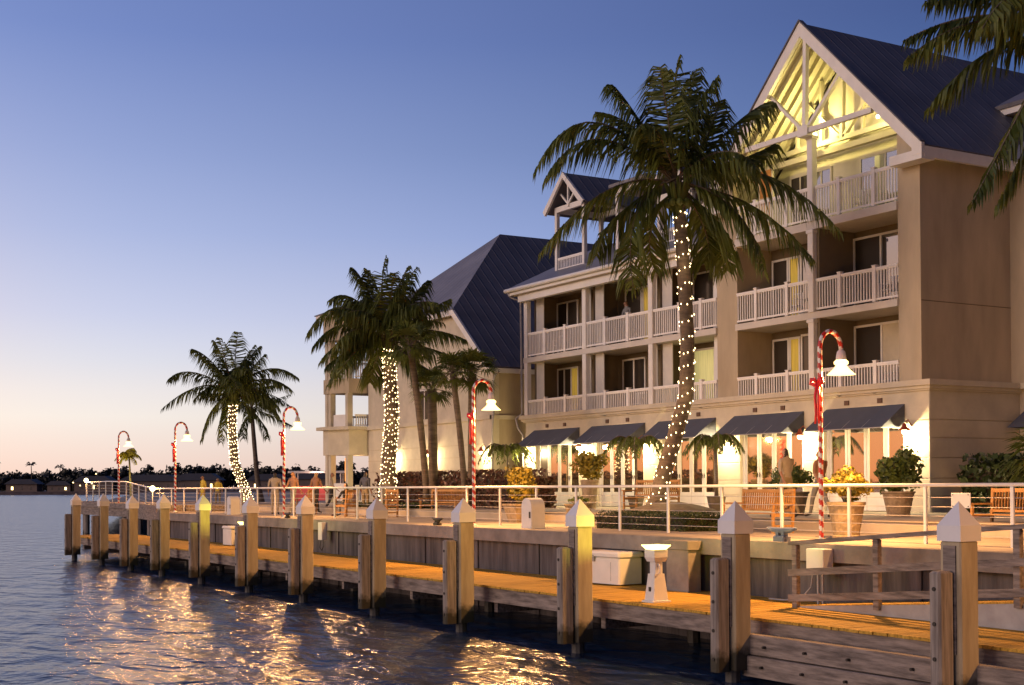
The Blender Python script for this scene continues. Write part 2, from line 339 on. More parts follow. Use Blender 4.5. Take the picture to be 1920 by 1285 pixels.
labs = ['farthest mooring post, at the open-water end of the jetty', 'second mooring post from the far end, its cap in front of the far railing', 'third mooring post from the far end, beside the white glow lamp on the rail',
        'fourth mooring post from the far end, below the second candy striped lamp', 'mooring post lit yellow-green beside the far small pedestal light', 'mooring post directly right of the far pedestal light',
        'mooring post left of the seated man', 'mooring post below the middle palm wrapped in lights', 'mooring post left of the tall lamp in the middle of the quay',
        'mooring post lit bright yellow beside the white dock box', 'second nearest mooring post, in front of the teak bench, with a tall grey fender', 'nearest mooring post, largest, in front of the wooden ramp rail']
proto = mooring_post(labs[-1], (14.1, ys[-1], 0))
for i in range(11):
    c = copy_tree(proto); c.location = (14.1 + (.01 if i % 2 else -.02), ys[i], random.uniform(-.03, .03)); c['label'] = labs[i]; c.rotation_euler.z = R(random.uniform(-2.5, 2.5)); c.rotation_euler.x = R(random.uniform(-.5, .5))

# ---------------------------------------------------------------- promenade railing
rl = thing('guard_railing', (18.8, 20, ZP), 'long white railing with steel cables along the edge of the promenade', 'railing'); o = (18.8, 20, ZP)
path = [(18.8, 4, ZP), (18.8, 65.2, ZP), (19.9, 74, 2.40), (20.2, 79.5, 2.45), (20.7, 86, 2.42)]
b = MB(o); b.tube([(x, y, z+1.05) for x, y, z in path], .032, 10).build('handrail', 'rail', rl, True)
b = MB(o)
for q in range(5):
    b.tube([(x, y, z+.17+q*.165) for x, y, z in path], .006, 5)
b.build('cables', 'cable', rl)
y = 5.87
while y < 65.5:
    MB(o).bev(18.775, 18.825, y-.035, y+.035, ZP, ZP+1.03, .008).build('rail_post', 'rail', rl); y += 1.877
for a, c, n in ((path[1], path[2], 4), (path[2], path[3], 3), (path[3], path[4], 3)):
    for i in range(1, n+1):
        p = Vector(a).lerp(Vector(c), i/n); MB(o).bev(p.x-.025, p.x+.025, p.y-.035, p.y+.035, p.z-.1, p.z+1.03, .008).build('rail_post', 'rail', rl)

# ---------------------------------------------------------------- candy striped lamps
WARM = (1, .47, .145)
def candy_lamp(loc, label):
    g = thing('street_lamp', loc, label, 'street lamp', 'candy striped lamps along the quay')
    pts = [(0, 0, z*.025) for z in range(0, 141)]; n = 12
    rad = .27; top = 3.60
    pts = [(0, 0, i*.03) for i in range(int(top/.03)+1)]
    L0 = len(pts)
    for i in range(1, 31):
        a = math.pi*i/30; pts.append((rad-rad*math.cos(a), 0, top+rad*1.25*math.sin(a)))
    def stripe(i, k): return 1 if ((i/6.5 + k/n) % 1.0) < .55 else 0
    MB().tube(pts, .044, n, 0, True, stripe).build('pole', ['white', 'red'], g, True)
    MB().lathe((0, 0, 0), [(.09, 0), (.09, .02), (.06, .06), (.052, .07)], 12).build('base_flange', 'white', g, True)
    x = 2*rad
    MB().lathe((x, 0, top), [(.03, .02), (.045, 0), (.075, -.03), (.09, -.10), (.10, -.19)], 16).build('lamp_cap', 'white', g, True)
    MB().lathe((x, 0, top), [(.10, -.19), (.135, -.22), (.135, -.26), (.10, -.29), (.15, -.36), (.25, -.45), (.27, -.465)], 20).build('lamp_shade', 'shade', g, True)
    MB().lathe((x, 0, top-.33), [(.001, -.07), (.05, -.05), (.07, 0), (.05, .05), (.001, .07)], 12).build('bulb', 'globe', g, True)
    b = MB()
    for s in (-1, 1):
        b.tube([(-.055, 0, 2.95), (-.08, s*.06, 3.02), (-.09, s*.13, 3.03), (-.09, s*.14, 2.96), (-.075, s*.06, 2.92), (-.055, 0, 2.95)], [.02, .04, .045, .045, .035, .02], 6)
        b.tube([(-.06, s*.02, 2.93), (-.08, s*.05, 2.7), (-.075, s*.03, 2.4), (-.08, s*.05, 2.2)], [.025, .03, .028, .02], 5)
    b.build('ribbon_bow', 'bow', g, True)
    p = point('lamp_light', (x, 0, top-.43), 2700, WARM, g, .17)
    return g
llab = ['candy striped lamp with red bow right of the middle of the quay, nearest of all', 'candy striped lamp between the middle palm and the hotel corner', 'candy striped lamp just right of the far palm wrapped in lights',
        'candy striped lamp left of the far palm wrapped in lights', 'farthest candy striped lamp, at the bend of the railing']
l0 = candy_lamp((17.95, 18.87, ZP), llab[0])
for i, (x, y, z) in enumerate(((17.95, 32.1, ZP), (17.95, 45.95, ZP), (17.95, 58.85, ZP), (19.3, 73.3, 2.2))):
    c = copy_tree(l0); c.location = (x, y, z); c['label'] = llab[i+1]; c.rotation_euler.z = R((-3, 4, 2, 5)[i])
    for q in c.children:                       # the lamps farther out burn weaker
        if q.type == 'LIGHT': q.data = q.data.copy(); q.data.energy *= (.8, .5, .4, .4)[i]
c = copy_tree(l0); c.location = (17.95, 5.6, ZP); c['label'] = 'candy striped lamp standing on the quay beyond the right edge'

# ================================================================ hotel (main building)
XF = 29.5
HB = (XF, 36, ZT)
hotel = thing('hotel_building', HB, 'large cream hotel with balconies, grey metal roof and a tall lit gable on the right', 'hotel')
def hb(): return MB(HB)
def P(b, name, m_, smooth=False, parent=hotel): return b.build(name, m_, parent, smooth)
Y0, Y1 = 26.97, 48.34
# pavilion pillars and upper walls
P(hb().box(XF, 31.0, Y0, 27.80, 6.02, 12.35), 'pillar', 'stucco')
P(hb().box(XF, 31.0, 34.85, 35.89, 6.02, 12.35), 'pillar', 'stucco')
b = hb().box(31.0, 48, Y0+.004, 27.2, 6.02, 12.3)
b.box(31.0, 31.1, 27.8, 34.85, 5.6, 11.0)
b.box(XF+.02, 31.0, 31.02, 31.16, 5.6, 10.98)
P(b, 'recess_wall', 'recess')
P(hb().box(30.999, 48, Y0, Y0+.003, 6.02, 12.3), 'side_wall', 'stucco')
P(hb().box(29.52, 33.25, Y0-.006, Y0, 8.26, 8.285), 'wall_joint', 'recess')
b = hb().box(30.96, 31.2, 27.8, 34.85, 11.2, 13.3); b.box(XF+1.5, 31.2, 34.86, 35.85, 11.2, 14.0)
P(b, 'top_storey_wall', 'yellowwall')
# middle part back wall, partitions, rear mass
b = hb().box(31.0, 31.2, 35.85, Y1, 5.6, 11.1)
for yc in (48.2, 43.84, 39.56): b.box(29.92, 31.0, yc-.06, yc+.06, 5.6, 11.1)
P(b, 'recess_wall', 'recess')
P(hb().box(31.2, 38, 36, Y1, 5.6, 11.1), 'rear_wall', 'stucco')
# floors / slabs
for y0, y1, tag_ in ((27.78, 34.87, 0), (35.87, Y1, 0)):
    P(hb().box(29.42, 31.0, y0, y1, 8.19, 8.40), 'balcony_slab', 'slab')
P(hb().box(29.42, 31.0, 27.78, 34.87, 10.95, 11.20), 'balcony_slab', 'slab')
# ground floor: piers between glazed doors, frieze and cornice
piers = [(47.55, 48.34), (43.1, 44.38), (38.96, 40.12), (34.76, 36.06), (30.86, 31.78), (26.71, 27.62)]
for a, c in piers:
    b = hb(); lv = [ZT, 2.77, 3.26, 3.84, 4.40, 4.91, 5.30]
    for i in range(6): b.bev(XF-.0, XF+.5, a, c, lv[i]+.012, lv[i+1]-.012, .012)
    b.box(XF+.02, XF+.48, a+.015, c-.015, ZT, 5.35)
    P(b, 'pier', 'stucco_gf')
b = hb().box(XF+.004, XF+.5, 26.72, 48.3, 5.0, 5.75)
P(b, 'frieze', 'stucco_gf')
b = hb()
for i, z in enumerate((ZT, 2.77, 3.26, 3.84, 4.40, 4.91, 5.30)):
    z1 = (ZT, 2.77, 3.26, 3.84, 4.40, 4.91, 5.75)[i+1] if i < 6 else None
    if z1: b.bev(29.52, 33.3, 26.705, 26.9, z+.012, z1-.012, .012)
b.box(29.6, 33.3, 26.75, 27.0, ZT, 5.75)
P(b, 'side_wall', 'stucco_gf')
b = hb().box(29.30, 29.6, 26.5, 48.55, 5.86, 6.02); b.box(29.38, 29.6, 26.58, 48.5, 5.77, 5.86); b.box(29.44, 29.6, 26.64, 48.42, 5.72, 5.77)
b.box(29.6, 33.3, 26.5, 27.0, 5.86, 6.021); b.box(29.6, 33.3, 26.58, 27.0, 5.77, 5.86); b.box(29.6, 33.3, 26.64, 27.0, 5.72, 5.77)
P(b, 'cornice', 'stucco_gf')
b = hb().box(29.6, 31.0, 27.0, 48.3, 5.5, 5.72); P(b, 'first_floor_slab', 'slab')
b = hb()
for y in (34.0, 32.68, 29.88, 28.55, 46.64, 45.34, 42.39, 41.08, 38.26, 36.92):
    b = hb().box(XF-.03, XF+.02, y-.09, y+.09, 5.46, 5.60)
    for k in range(3): b.box(XF-.04, XF-.03, y-.09, y+.09, 5.48+k*.045, 5.49+k*.045)
    P(b, 'wall_vent', 'brownvent')
# french doors on the ground floor
def french(y0, y1, leaves, first_dark=0):
    b = hb().box(29.62, 29.70, y0, y1, 4.93, 5.0); b.box(29.6, 29.7, y0, y0+.08, ZT, 4.95); b.box(29.6, 29.7, y1-.08, y1, ZT, 4.95); fr = P(b, 'door_frame', 'trim')
    w_ = (y1-y0-.16)/leaves
    for i in range(leaves):
        a = y0+.08+i*w_; c = a+w_; f = .10
        b = hb().box(29.63, 29.68, a+.01, a+f, ZT+.02, 4.92); b.box(29.63, 29.68, c-f, c-.01, ZT+.02, 4.92)
        b.box(29.63, 29.68, a+f, c-f, 4.78, 4.92); b.box(29.63, 29.68, a+f, c-f, ZT+.02, 2.86)
        d = P(b, 'glazed_door', 'trim')
        g = hb().box(29.65, 29.665, a+f, c-f, 2.86, 4.78).build('pane', 'glass_dark' if first_dark and i >= leaves-first_dark else 'glass_orange', d)
        hy = a+.055 if i % 2 else c-.055
        h = hb().beam((29.60, hy, 3.35), (29.60, hy, 3.50), .02, .02); h.box(29.60, 29.64, hy-.01, hy+.01, 3.42, 3.44); h.build('handle', 'bolt', d)
for (a, c, n, dk) in ((44.38, 47.55, 4, 1), (40.12, 43.1, 4, 0), (36.06, 38.96, 4, 0), (31.78, 34.76, 4, 0), (27.62, 30.86, 4, 0)): french(a, c, n, dk)
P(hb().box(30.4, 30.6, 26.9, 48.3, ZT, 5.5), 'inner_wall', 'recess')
# awnings
for y0, y1 in ((44.28, 47.63), (39.99, 43.43), (35.98, 39.19), (31.72, 35.04), (27.6, 30.74)):
    b = hb(); n = 6; x0 = XF-.01; xo = 28.55; zt = 5.38; zb = 4.70
    b.add([(x0, y0, zt), (x0, y1, zt), (xo, y1, zb), (xo, y0, zb), (x0, y0, zb+.02), (x0, y1, zb+.02)], [(0, 3, 2, 1), (0, 4, 3), (1, 2, 5)])
    b.add([(xo+.01, y0+.02, zb+.01), (xo+.01, y1-.02, zb+.01), (x0, y1-.02, zt-.02), (x0, y0+.02, zt-.02)], [(0, 3, 2, 1)])
    aw = P(b, 'awning', 'awning')
    f = hb().tube([(xo, y0, zb), (xo, y1, zb)], .018, 6)
    for y in (y0+.02, y1-.02): f.tube([(xo, y, zb), (x0, y, zb)], .015, 6)
    for k in range(1, 4): y = y0+(y1-y0)*k/4; f.tube([(xo, y, zb+.0), (x0, y, zt-.03)], .012, 5)
    f.build('awning_frame', 'conduit', aw)
# sconces
def sconce(parent, x, y, z, watts, origin, dx=-.30):
    b = MB(origin).lathe((x+dx, y, z), [(.03, .20), (.05, .18), (.07, .10), (.16, .02), (.17, 0), (.155, 0)], 14)
    b.tube([(x, y, z+.12), (x+dx*.5, y, z+.30), (x+dx, y, z+.19)], .015, 6); b.lathe((x-.01, y, z+.12), [(.001, 0), (.06, 0)], 8)
    s = b.build('wall_lamp', 'redlamp', parent, True)
    MB(origin).lathe((x+dx, y, z-.03), [(.001, -.10), (.06, -.08), (.085, -.02), (.07, .03), (.03, .05)], 12).build('globe', 'globe', s, True)
    p = point('wall_lamp_light', Vector((x+dx-.0, y, z-.16))-Vector(origin), watts, (1, .74, .36), s, .06)
for y in (47.95, 43.95, 40.0, 35.45, 31.6, 27.35): sconce(hotel, XF, y, 4.62, 330, HB)
# columns, shutters, mid post
for yc in (48.17, 43.84, 39.56):
    P(hb().bev(29.42, 29.62, yc-.13, yc+.13, 6.02, 8.19, .015), 'column', 'trim')
    P(hb().bev(29.42, 29.62, yc-.13, yc+.13, 8.40, 11.02, .015), 'column', 'trim')
    for z0, z1 in ((5.72, 8.19), (8.4, 11.0)):
        for a, c in ((yc-.72, yc-.16), (yc+.16, yc+.66)):
            if c > Y1: continue
            b = hb().box(29.86, 29.9, a, c, z0, z1); q = a+.05
            while q < c-.03: b.box(29.845, 29.86, q, q+.035, z0+.1, z1-.1); q += .06
            P(b, 'shutter', 'trim')
for a, c in ((36.0, 36.5),):
    for z0, z1 in ((5.72, 8.19), (8.4, 11.0)): P(hb().box(29.86, 29.9, a, c, z0, z1), 'shutter', 'trim')
for z0, z1 in ((5.90, 8.19), (8.40, 10.95), (11.20, 13.86)):
    b = hb().bev(29.36, 29.58, 31.13, 31.37, z0, z1, .015); b.box(29.33, 29.6, 31.10, 31.40, z1-.12, z1-.02); P(b, 'column', 'trim')
# balcony railings
def balustrade(y0, y1, z0, z1, posts, x=29.5, par=hotel, org=HB, ax=1, step=.115):
    def bx(b, a0, a1, c0, c1, e0, e1):
        if ax == 1: b.box(a0, a1, c0, c1, e0, e1)
        else: b.box(c0, c1, a0, a1, e0, e1)
    b = MB(org)
    bx(b, x-.045, x+.045, y0, y1, z1-.06, z1); bx(b, x-.03, x+.03, y0, y1, z1-.10, z1-.06); bx(b, x-.03, x+.03, y0, y1, z0+.04, z0+.10)
    q = y0+.06
    while q < y1-.04: bx(b, x-.018, x+.018, q, q+.036, z0+.1, z1-.1); q += step
    rail = b.build('balcony_railing', 'rail', par)
    for p in posts:
        b = MB(org); bx(b, x-.06, x+.06, p-.065, p+.065, z0, z1+.05); bx(b, x-.075, x+.075, p-.08, p+.08, z1+.05, z1+.075); b.build('newel', 'rail', rail)
for z0, z1 in ((5.74, 6.64), (8.42, 9.42)):
    for y0, y1, ps in ((43.97, 48.04, (46.76, 45.25)), (39.69, 43.71, (42.48, 41.0)), (35.89, 39.43, (37.92, 36.73)), (31.38, 34.84, (33.9, 32.43)), (27.8, 31.12, (30.12, 28.7))): balustrade(y0, y1, z0, z1, ps)
for y0, y1, ps in ((31.38, 34.84, (33.9, 32.43)), (27.8, 31.12, (30.12, 28.7))): balustrade(y0, y1, 11.22, 12.28, ps)
# sliding doors on the balconies
def sliding(y0, y1, z0, z1, panes, x=30.98, fm='trim'):
    f = .07; b = hb().box(x-.06, x, y0, y1, z1-f, z1); b.box(x-.06, x, y0, y0+f, z0, z1-f); b.box(x-.06, x, y1-f, y1, z0, z1-f)
    w_ = (y1-y0)/len(panes)
    for i in range(1, len(panes)): y = y0+w_*i; b.box(x-.06, x, y-.035, y+.035, z0, z1-f)
    d = P(b, 'sliding_door', fm)
    for i, g in enumerate(panes):
        hb().box(x-.03, x-.015, y0+w_*i+.035, y0+w_*(i+1)-.035, z0, z1-f).build('pane', g, d)
Dk, Bl, Cu, Lt = 'glass_dark', 'glass_blue', 'curtain', 'litcurtain'
sliding(28.7, 31.0, 8.42, 10.75, (Bl, Dk)); sliding(28.7, 31.0, 5.74, 8.02, ('stucco_gf', Dk))
sliding(33.95, 34.75, 8.42, 10.6, (Dk,)); sliding(33.42, 33.93, 8.42, 10.6, (Cu,)); sliding(31.9, 33.38, 8.42, 10.7, (Dk, Bl))
sliding(33.95, 34.75, 5.74, 7.95, (Dk,)); sliding(33.42, 33.93, 5.74, 7.95, (Cu,)); sliding(31.9, 33.38, 5.74, 8.0, (Dk, Dk))
sliding(46.5, 48.1, 8.42, 10.75, (Dk, Dk)); sliding(46.5, 48.1, 5.74, 8.0, (Cu, Dk, Dk))
sliding(42.1, 43.2, 8.42, 10.7, (Dk,)); sliding(41.2, 42.05, 8.42, 10.7, (Cu,)); sliding(41.9, 43.4, 5.74, 8.0, (Dk, Dk))
sliding(36.6, 39.0, 8.42, 10.75, (Bl, Dk)); sliding(36.6, 39.0, 5.74, 8.0, (Lt, Lt))
# top storey doors and windows
def topwin(y0, y1, z0, z1, g):
    b = hb().box(30.90, 30.955, y0-.07, y0, z0, z1+.07); b.box(30.90, 30.955, y1, y1+.07, z0, z1+.07); b.box(30.90, 30.955, y0, y1, z1, z1+.07); b.box(30.9, 30.955, (y0+y1)/2-.025, (y0+y1)/2+.025, z0, z1)
    d = P(b, 'window_frame', 'yellowwall'); hb().box(30.92, 30.94, y0, y1, z0, z1).build('pane', g, d)
topwin(28.6, 30.6, 11.2, 13.15, Bl); topwin(31.95, 32.75, 11.2, 13.15, Bl); topwin(32.9, 33.75, 11.2, 13.15, Dk)
b = hb().box(30.2, 30.26, 33.85, 34.55, 11.25, 13.55); d = P(b, 'open_door', 'yellowwall')
b = hb().box(30.18, 30.2, 33.93, 34.47, 11.6, 12.5); b.box(30.18, 30.2, 33.93, 34.47, 12.56, 13.45); b.build('door_panel', 'brown', d)
# gable: roof of the pavilion
pk = (31.22, 17.16); eR = (26.42, 12.40); eL = (36.02, 12.40)
sl = (pk[1]-eR[1])/(pk[0]-eR[0])
def slabroof(y_e, z_e, y_p, z_p, x0, x1, t, m_, name, par=hotel, org=HB):
    b = MB(org); n = Vector((0, -(z_p-z_e), (y_p-y_e))).normalized()
    if n.z < 0: n = -n
    q = [(x0, y_e, z_e), (x1, y_e, z_e), (x1, y_p, z_p), (x0, y_p, z_p)]
    vs = q+[tuple(Vector(p)-n*t) for p in q]
    b.add(vs, [(0, 1, 2, 3), (7, 6, 5, 4), (0, 4, 5, 1), (1, 5, 6, 2), (2, 6, 7, 3), (3, 7, 4, 0)]); return fixn(b.build(name, m_, par))
slabroof(eR[0], eR[1]+.1, pk[0], pk[1]+.1, 29.0, 47, .10, 'roofx_shaded', 'roof'); slabroof(eL[0], eL[1]+.1, pk[0], pk[1]+.1, 29.0, 47, .10, 'roofx_shaded', 'roof')
slabroof(eR[0]+.1, eR[1]-.02, pk[0], pk[1]-.12, 29.2, 31.15, .06, 'yellowwall', 'gable_ceiling'); slabroof(eL[0]-.1, eL[1]-.02, pk[0], pk[1]-.12, 29.2, 31.15, .06, 'yellowwall', 'gable_ceiling')
for s, (ye, ze) in ((1, eR), (-1, eL)):   # barge boards, returns, rafters
    b = hb(); b.prism([(ye, ze+.14), (pk[0], pk[1]+.14), (pk[0], pk[1]-.32), (ye+s*.36, ze+.05), (ye+s*.36, ze-.16), (ye, ze-.16)], 0, 28.98, 29.10); fixn(P(b, 'barge_board', 'trim'))
    b = hb(); b.prism([(ye, ze+.20), (pk[0], pk[1]+.20), (pk[0], pk[1]+.15), (ye, ze+.15)], 0, 28.93, 29.12); fixn(P(b, 'roof_edge', 'redlamp' if 0 else 'roofx_shaded'))
    P(hb().box(28.99, 29.5, min(ye+s*.012, ye+s*1.2), max(ye+s*.012, ye+s*1.2), ze-.30, ze-.03), 'eave_return', 'trim')
    b = hb(); b.prism([(ye+s*.25, ze-.02), (ye+s*1.2, ze-.02), (ye+s*1.2, ze+.95)], 0, 29.3, 29.5); fixn(P(b, 'gable_cheek', 'stucco'))
    P(hb().box(29.11, 47, min(ye-s*.0, ye+s*.12), max(ye, ye+s*.12), ze-.24, ze+.06), 'eave_board', 'trim')
    P(hb().box(29.5, 47, min(ye+s*.12, ye+s*.42), max(ye+s*.12, ye+s*.42), ze-.12, ze-.06), 'eave_soffit', 'soffit')
    for k in range(5):
        x = 29.42+k*.36; P(hb().beam((x, ye+s*.45, ze+.20), (x, pk[0]-s*.05, pk[1]-.38), .07, .16), 'rafter', 'yellowwall')
yc = 31.25; zb = 13.95
def truss(x, m_):
    b = hb()
    b.beam((x, 28.45, zb), (x, 34.0, zb), .12, .16); b.beam((x, yc, zb), (x, pk[0]-.05, pk[1]-.3), .14, .14)
    for y, z in ((27.75+.0, 13.45), ):
        pass
    for s in (-1, 1):
        b.beam((x, yc+s*.05, zb+.02), (x, pk[0]+s*1.62, pk[1]-1.62*sl-.12), .12, .10)
        if x > 30: b.beam((x, yc+s*.9, zb), (x, yc+s*.9, pk[1]-.9*sl-.3), .10, .10); b.beam((x, yc+s*2.0, zb), (x, yc+s*2.0, pk[1]-2.0*sl-.3), .10, .10)
    return P(b, 'gable_truss', m_)
truss(29.2, 'trim'); truss(30.75, 'yellowwall')
P(hb().box(29.08, 29.32, yc-.22, yc+.22, zb-.16, zb+.16), 'truss_plate', 'trim')
P(hb().box(30.5, 30.7, 28.15, 34.3, 13.5, 13.68), 'tie_beam', 'yellowwall')
b = hb().prism([(27.4, 12.9), (pk[0], 16.75), (35.0, 12.9)], 0, 31.05, 31.2); fixn(P(b, 'gable_wall', 'yellowwall'))
lb = hb().lathe((30.3, 32.0, 14.12), [(.001, .10), (.07, .08), (.09, 0), (.05, -.06), (.001, -.06)], 12).build('flood_lamp', 'gablelamp', hotel, True)
point('flood_light', Vector((30.2, 32.0, 14.42))-Vector(HB), 185, (1, .80, .28), hotel, .08)
point('flood_light', Vector((30.3, 29.3, 14.30))-Vector(HB), 60, (1, .80, .28), hotel, .08)
hb().lathe((30.3, 29.3, 14.10), [(.001, .06), (.05, .04), (.06, 0), (.04, -.05), (.001, -.06)], 12).build('flood_lamp', 'gablelamp', hotel, True)
# roof of the middle part
def plane_roof(name, pts, m_, t=.12, par=hotel, org=HB):
    a, b_, c = (Vector(p) for p in pts[:3]); n = (b_-a).cross(c-a).normalized()
    if n.z < 0: n = -n
    k = len(pts); vs = [tuple(p) for p in pts]+[tuple(Vector(p)-n*t) for p in pts]
    b = MB(org).add(vs, [tuple(range(k)), tuple(range(2*k-1, k-1, -1))]+[(i, k+i, k+(i+1) % k, (i+1) % k) for i in range(k)]); return fixn(b.build(name, m_, par))
xe, ze, xr, zr = 28.95, 11.30, 33.4, 13.4
plane_roof('roof', [(xe, 36.1, ze), (xe, 48.9, ze), (xr, 48.9, zr), (xr, 36.1, zr)], 'roof'); plane_roof('roof', [(xr, 36.1, zr), (xr, 48.9, zr), (38.4, 48.9, 11.0), (38.4, 36.1, 11.0)], 'roof')
P(hb().box(xe+.1, 31.0, 35.9, 48.8, 11.0, 11.06), 'soffit', 'soffit')
P(hb().box(xe+.05, xe+.12, 35.9, 48.85, 11.02, 11.22), 'fascia', 'trim')
g = hb().tube([(xe-.03, 35.92, 11.22), (xe-.03, 48.95, 11.22)], .085, 8); P(g, 'gutter', 'trim', True)
g = hb().tube([(xe-.0, 48.8, 11.15), (xe+.15, 48.75, 10.95), (29.4, 48.5, 10.8), (29.4, 48.42, 6.1), (29.2, 48.6, 5.9), (29.25, 48.5, 5.5), (29.44, 48.42, 5.2), (29.44, 48.42, 2.4)], .045, 8); P(g, 'downpipe', 'conduit', True)
P(hb().box(xe+.25, xe+.5, 35.95, 48.4, 10.72, 11.0), 'lintel', 'trim')
b = hb().prism([(29.6, 11.0), (33.4, 13.2), (37.6, 11.0)], 1, 48.2, 48.34); fixn(P(b, 'end_gable', 'stucco'))
# attic porches on the middle roof
def attic(y0, y1, gable, xf=30.45, zb_=11.95, zt=14.35):
    d_ = 2.2; n = 'attic_porch'
    b = hb()
    for x in (xf, xf+d_):
        for y in (y0+.07, y1-.07): b.bev(x-.08, x+.08, y-.08, y+.08, zb_+(x-xf)*.4-.15, zt, .01)
    b.box(xf-.08, xf+.06, y0, y1, zt, zt+.22); b.box(xf+d_-.06, xf+d_+.08, y0, y1, zt, zt+.22)
    b.box(xf, xf+d_, y0, y0+.12, zt, zt+.22); b.box(xf, xf+d_, y1-.12, y1, zt, zt+.22)
    a = P(b, n, 'trim'); balustrade(y0+.16, y1-.16, zb_-.02, zb_+.52, (), xf, a, HB)
    if gable:
        ym = (y0+y1)/2; h = 1.45; w2 = (y1-y0)/2+.42
        slabroof(ym-w2, zt+.05, ym, zt+h, xf-.35, xf+3.6, .10, 'roofx_shaded', 'porch_roof', a); slabroof(ym+w2, zt+.05, ym, zt+h, xf-.35, xf+3.6, .10, 'roofx_shaded', 'porch_roof', a)
        for s in (-1, 1):
            b = hb().prism([(ym+s*w2, zt+.08), (ym, zt+h+.03), (ym, zt+h-.22), (ym+s*(w2-.14), zt-.1)], 0, xf-.40, xf-.30); fixn(b.build('barge_board', 'trim', a))
            b = hb().beam((xf-.1, ym, zt+.2), (xf-.1, ym+s*.55, zt+h-.75), .07, .07); b.build('brace', 'trim', a)
        hb().beam((xf-.1, ym, zt+.1), (xf-.1, ym, zt+h-.1), .08, .08).build('king_post', 'trim', a)
    else:
        hb().box(xf-.3, xf+d_+.2, y0-.15, y1+.15, zt+.22, zt+.34).build('porch_roof', 'roof', a)
attic(45.2, 47.35, True); attic(40.9, 43.0, False); attic(38.3, 40.35, True, 30.45, 11.95, 13.55)
# wing going on behind the right edge of the pavilion
b = hb().box(33.25, 50, 23, 27.0, 6.02, 12.3); P(b, 'wing_wall', 'stucco')
b = hb().box(33.25, 50, 23, 26.69, ZT, 5.85); b.box(33.05, 33.4, 23, 26.6, 5.85, 6.02); P(b, 'wing_base', 'stucco_gf')
P(hb().box(32.85, 33.2, 23, 26.7, 12.22, 12.45), 'wing_eave', 'trim')
plane_roof('wing_roof', [(32.8, 23, 12.5), (32.8, 27.2, 12.5), (36.5, 27.0, 14.9), (36.5, 23, 14.9)], 'roof')
P(hb().box(35.0, 36.4, 24.0, 29.0, 14.60, 14.86), 'dormer_eave', 'trim')
plane_roof('dormer_roof', [(34.9, 24, 14.90), (34.9, 29.1, 14.90), (38, 30.2, 16.2), (38, 24, 16.2)], 'roof')
b = hb(); b.add([(33.24, 22, 5.38), (33.24, 26.3, 5.38), (32.2, 26.3, 4.7), (32.2, 22, 4.7), (33.24, 22, 4.7), (33.24, 26.3, 4.7)], [(0, 3, 2, 1), (0, 4, 3), (1, 2, 5)]); P(b, 'awning', 'awning')
b = hb().box(40, 47.9, 27.3, 47, 5, 12); P(b, 'core', 'stucco')

# ================================================================ far building
FX = 29.7; FB = (FX, 58, ZT)
fb = thing('corner_building', FB, 'cream building beyond the hotel with a dark clipped gable roof and open corner tower', 'building')
def f_(): return MB(FB)
def Q(b, name, m_, sm=False, par=fb): return b.build(name, m_, par, sm)
b = f_().prism([(51.35, ZT), (51.35, 8.15), (54.48, 10.95), (64.2, 10.95), (64.2, ZT)], 0, FX, FX+.3); fixn(Q(b, 'front_wall', 'stucco_gf'))
Q(f_().box(FX+.3, 44, 51.4, 51.7, ZT, 8.3), 'side_wall', 'stucco'); Q(f_().box(FX+.3, 44, 51.7, 64, 5.5, 8), 'core', 'stucco')
Q(f_().box(FX-.14, FX+.02, 51.2, 64.3, 6.02, 6.2), 'cornice', 'stucco_gf'); Q(f_().box(FX-.14, 44, 51.25, 51.4, 6.02, 6.2), 'cornice', 'stucco_gf')
b = f_().box(FX-.10, FX, 51.3, 52.1, ZT, 6.02)
Q(b, 'corner_pilaster', 'stucco_gf')
b = f_()
for z in (3.3, 3.85, 4.4, 4.95): b.box(FX-.012, FX, 52.1, 64.2, z, z+.02)
Q(b, 'wall_joints', 'stucco')
ap = (35.1, 59.9, 15.95); apb = (46, 59.9, 15.95)
plane_roof('roof', [(FX-.35, 51.05, 8.30), (46, 51.05, 8.30), apb, ap, (FX-.35, 54.35, 11.15)], 'roofx_shaded', .12, fb, FB)
plane_roof('roof', [(FX-.35, 54.35, 11.15), ap, (FX-.35, 65.5, 11.15)], 'roof', .12, fb, FB)
plane_roof('roof', [(FX-.35, 65.5, 11.15), ap, apb, (46, 66.4, 10.35), (FX-.35, 66.4, 10.35)], 'roofx_shaded', .12, fb, FB)
Q(f_().beam((FX-.36, 51.0, 8.12), (FX-.36, 54.35, 10.98), .10, .26), 'rake_board', 'trim')
Q(f_().box(FX-.40, FX-.30, 54.3, 64.6, 10.86, 11.1), 'eave_board', 'trim'); Q(f_().box(FX-.36, 44, 50.98, 51.08, 8.02, 8.22), 'eave_board', 'trim')
b = f_().tube([(FX+.1, 50.98, 8.1), (FX-.05, 51.1, 7.9), (FX-.02, 51.28, 7.6), (FX-.02, 51.28, 6.3), (FX-.2, 51.0, 6.0), (FX-.13, 51.2, 5.6), (FX-.13, 51.2, 2.4)], .045, 8); Q(b, 'downpipe', 'conduit', True)
Q(f_().tube([(33, 53, 10.2), (33, 53, 10.5)], .08, 8), 'roof_pipe', 'white')
for y in (57.3,):
    b = f_().box(FX-.03, FX+.03, y, y+.06, 6.3, 7.7); b.box(FX-.03, FX+.03, y+.5, y+.56, 6.3, 7.7); b.box(FX-.03, FX+.03, y+1.04, y+1.1, 6.3, 7.7); b.box(FX-.03, FX+.03, y, y+1.1, 7.66, 7.74)
    w1 = Q(b, 'window_frame', 'trim'); f_().box(FX-.015, FX-.005, y+.06, y+1.04, 6.3, 7.66).build('pane', 'glass_dark', w1)
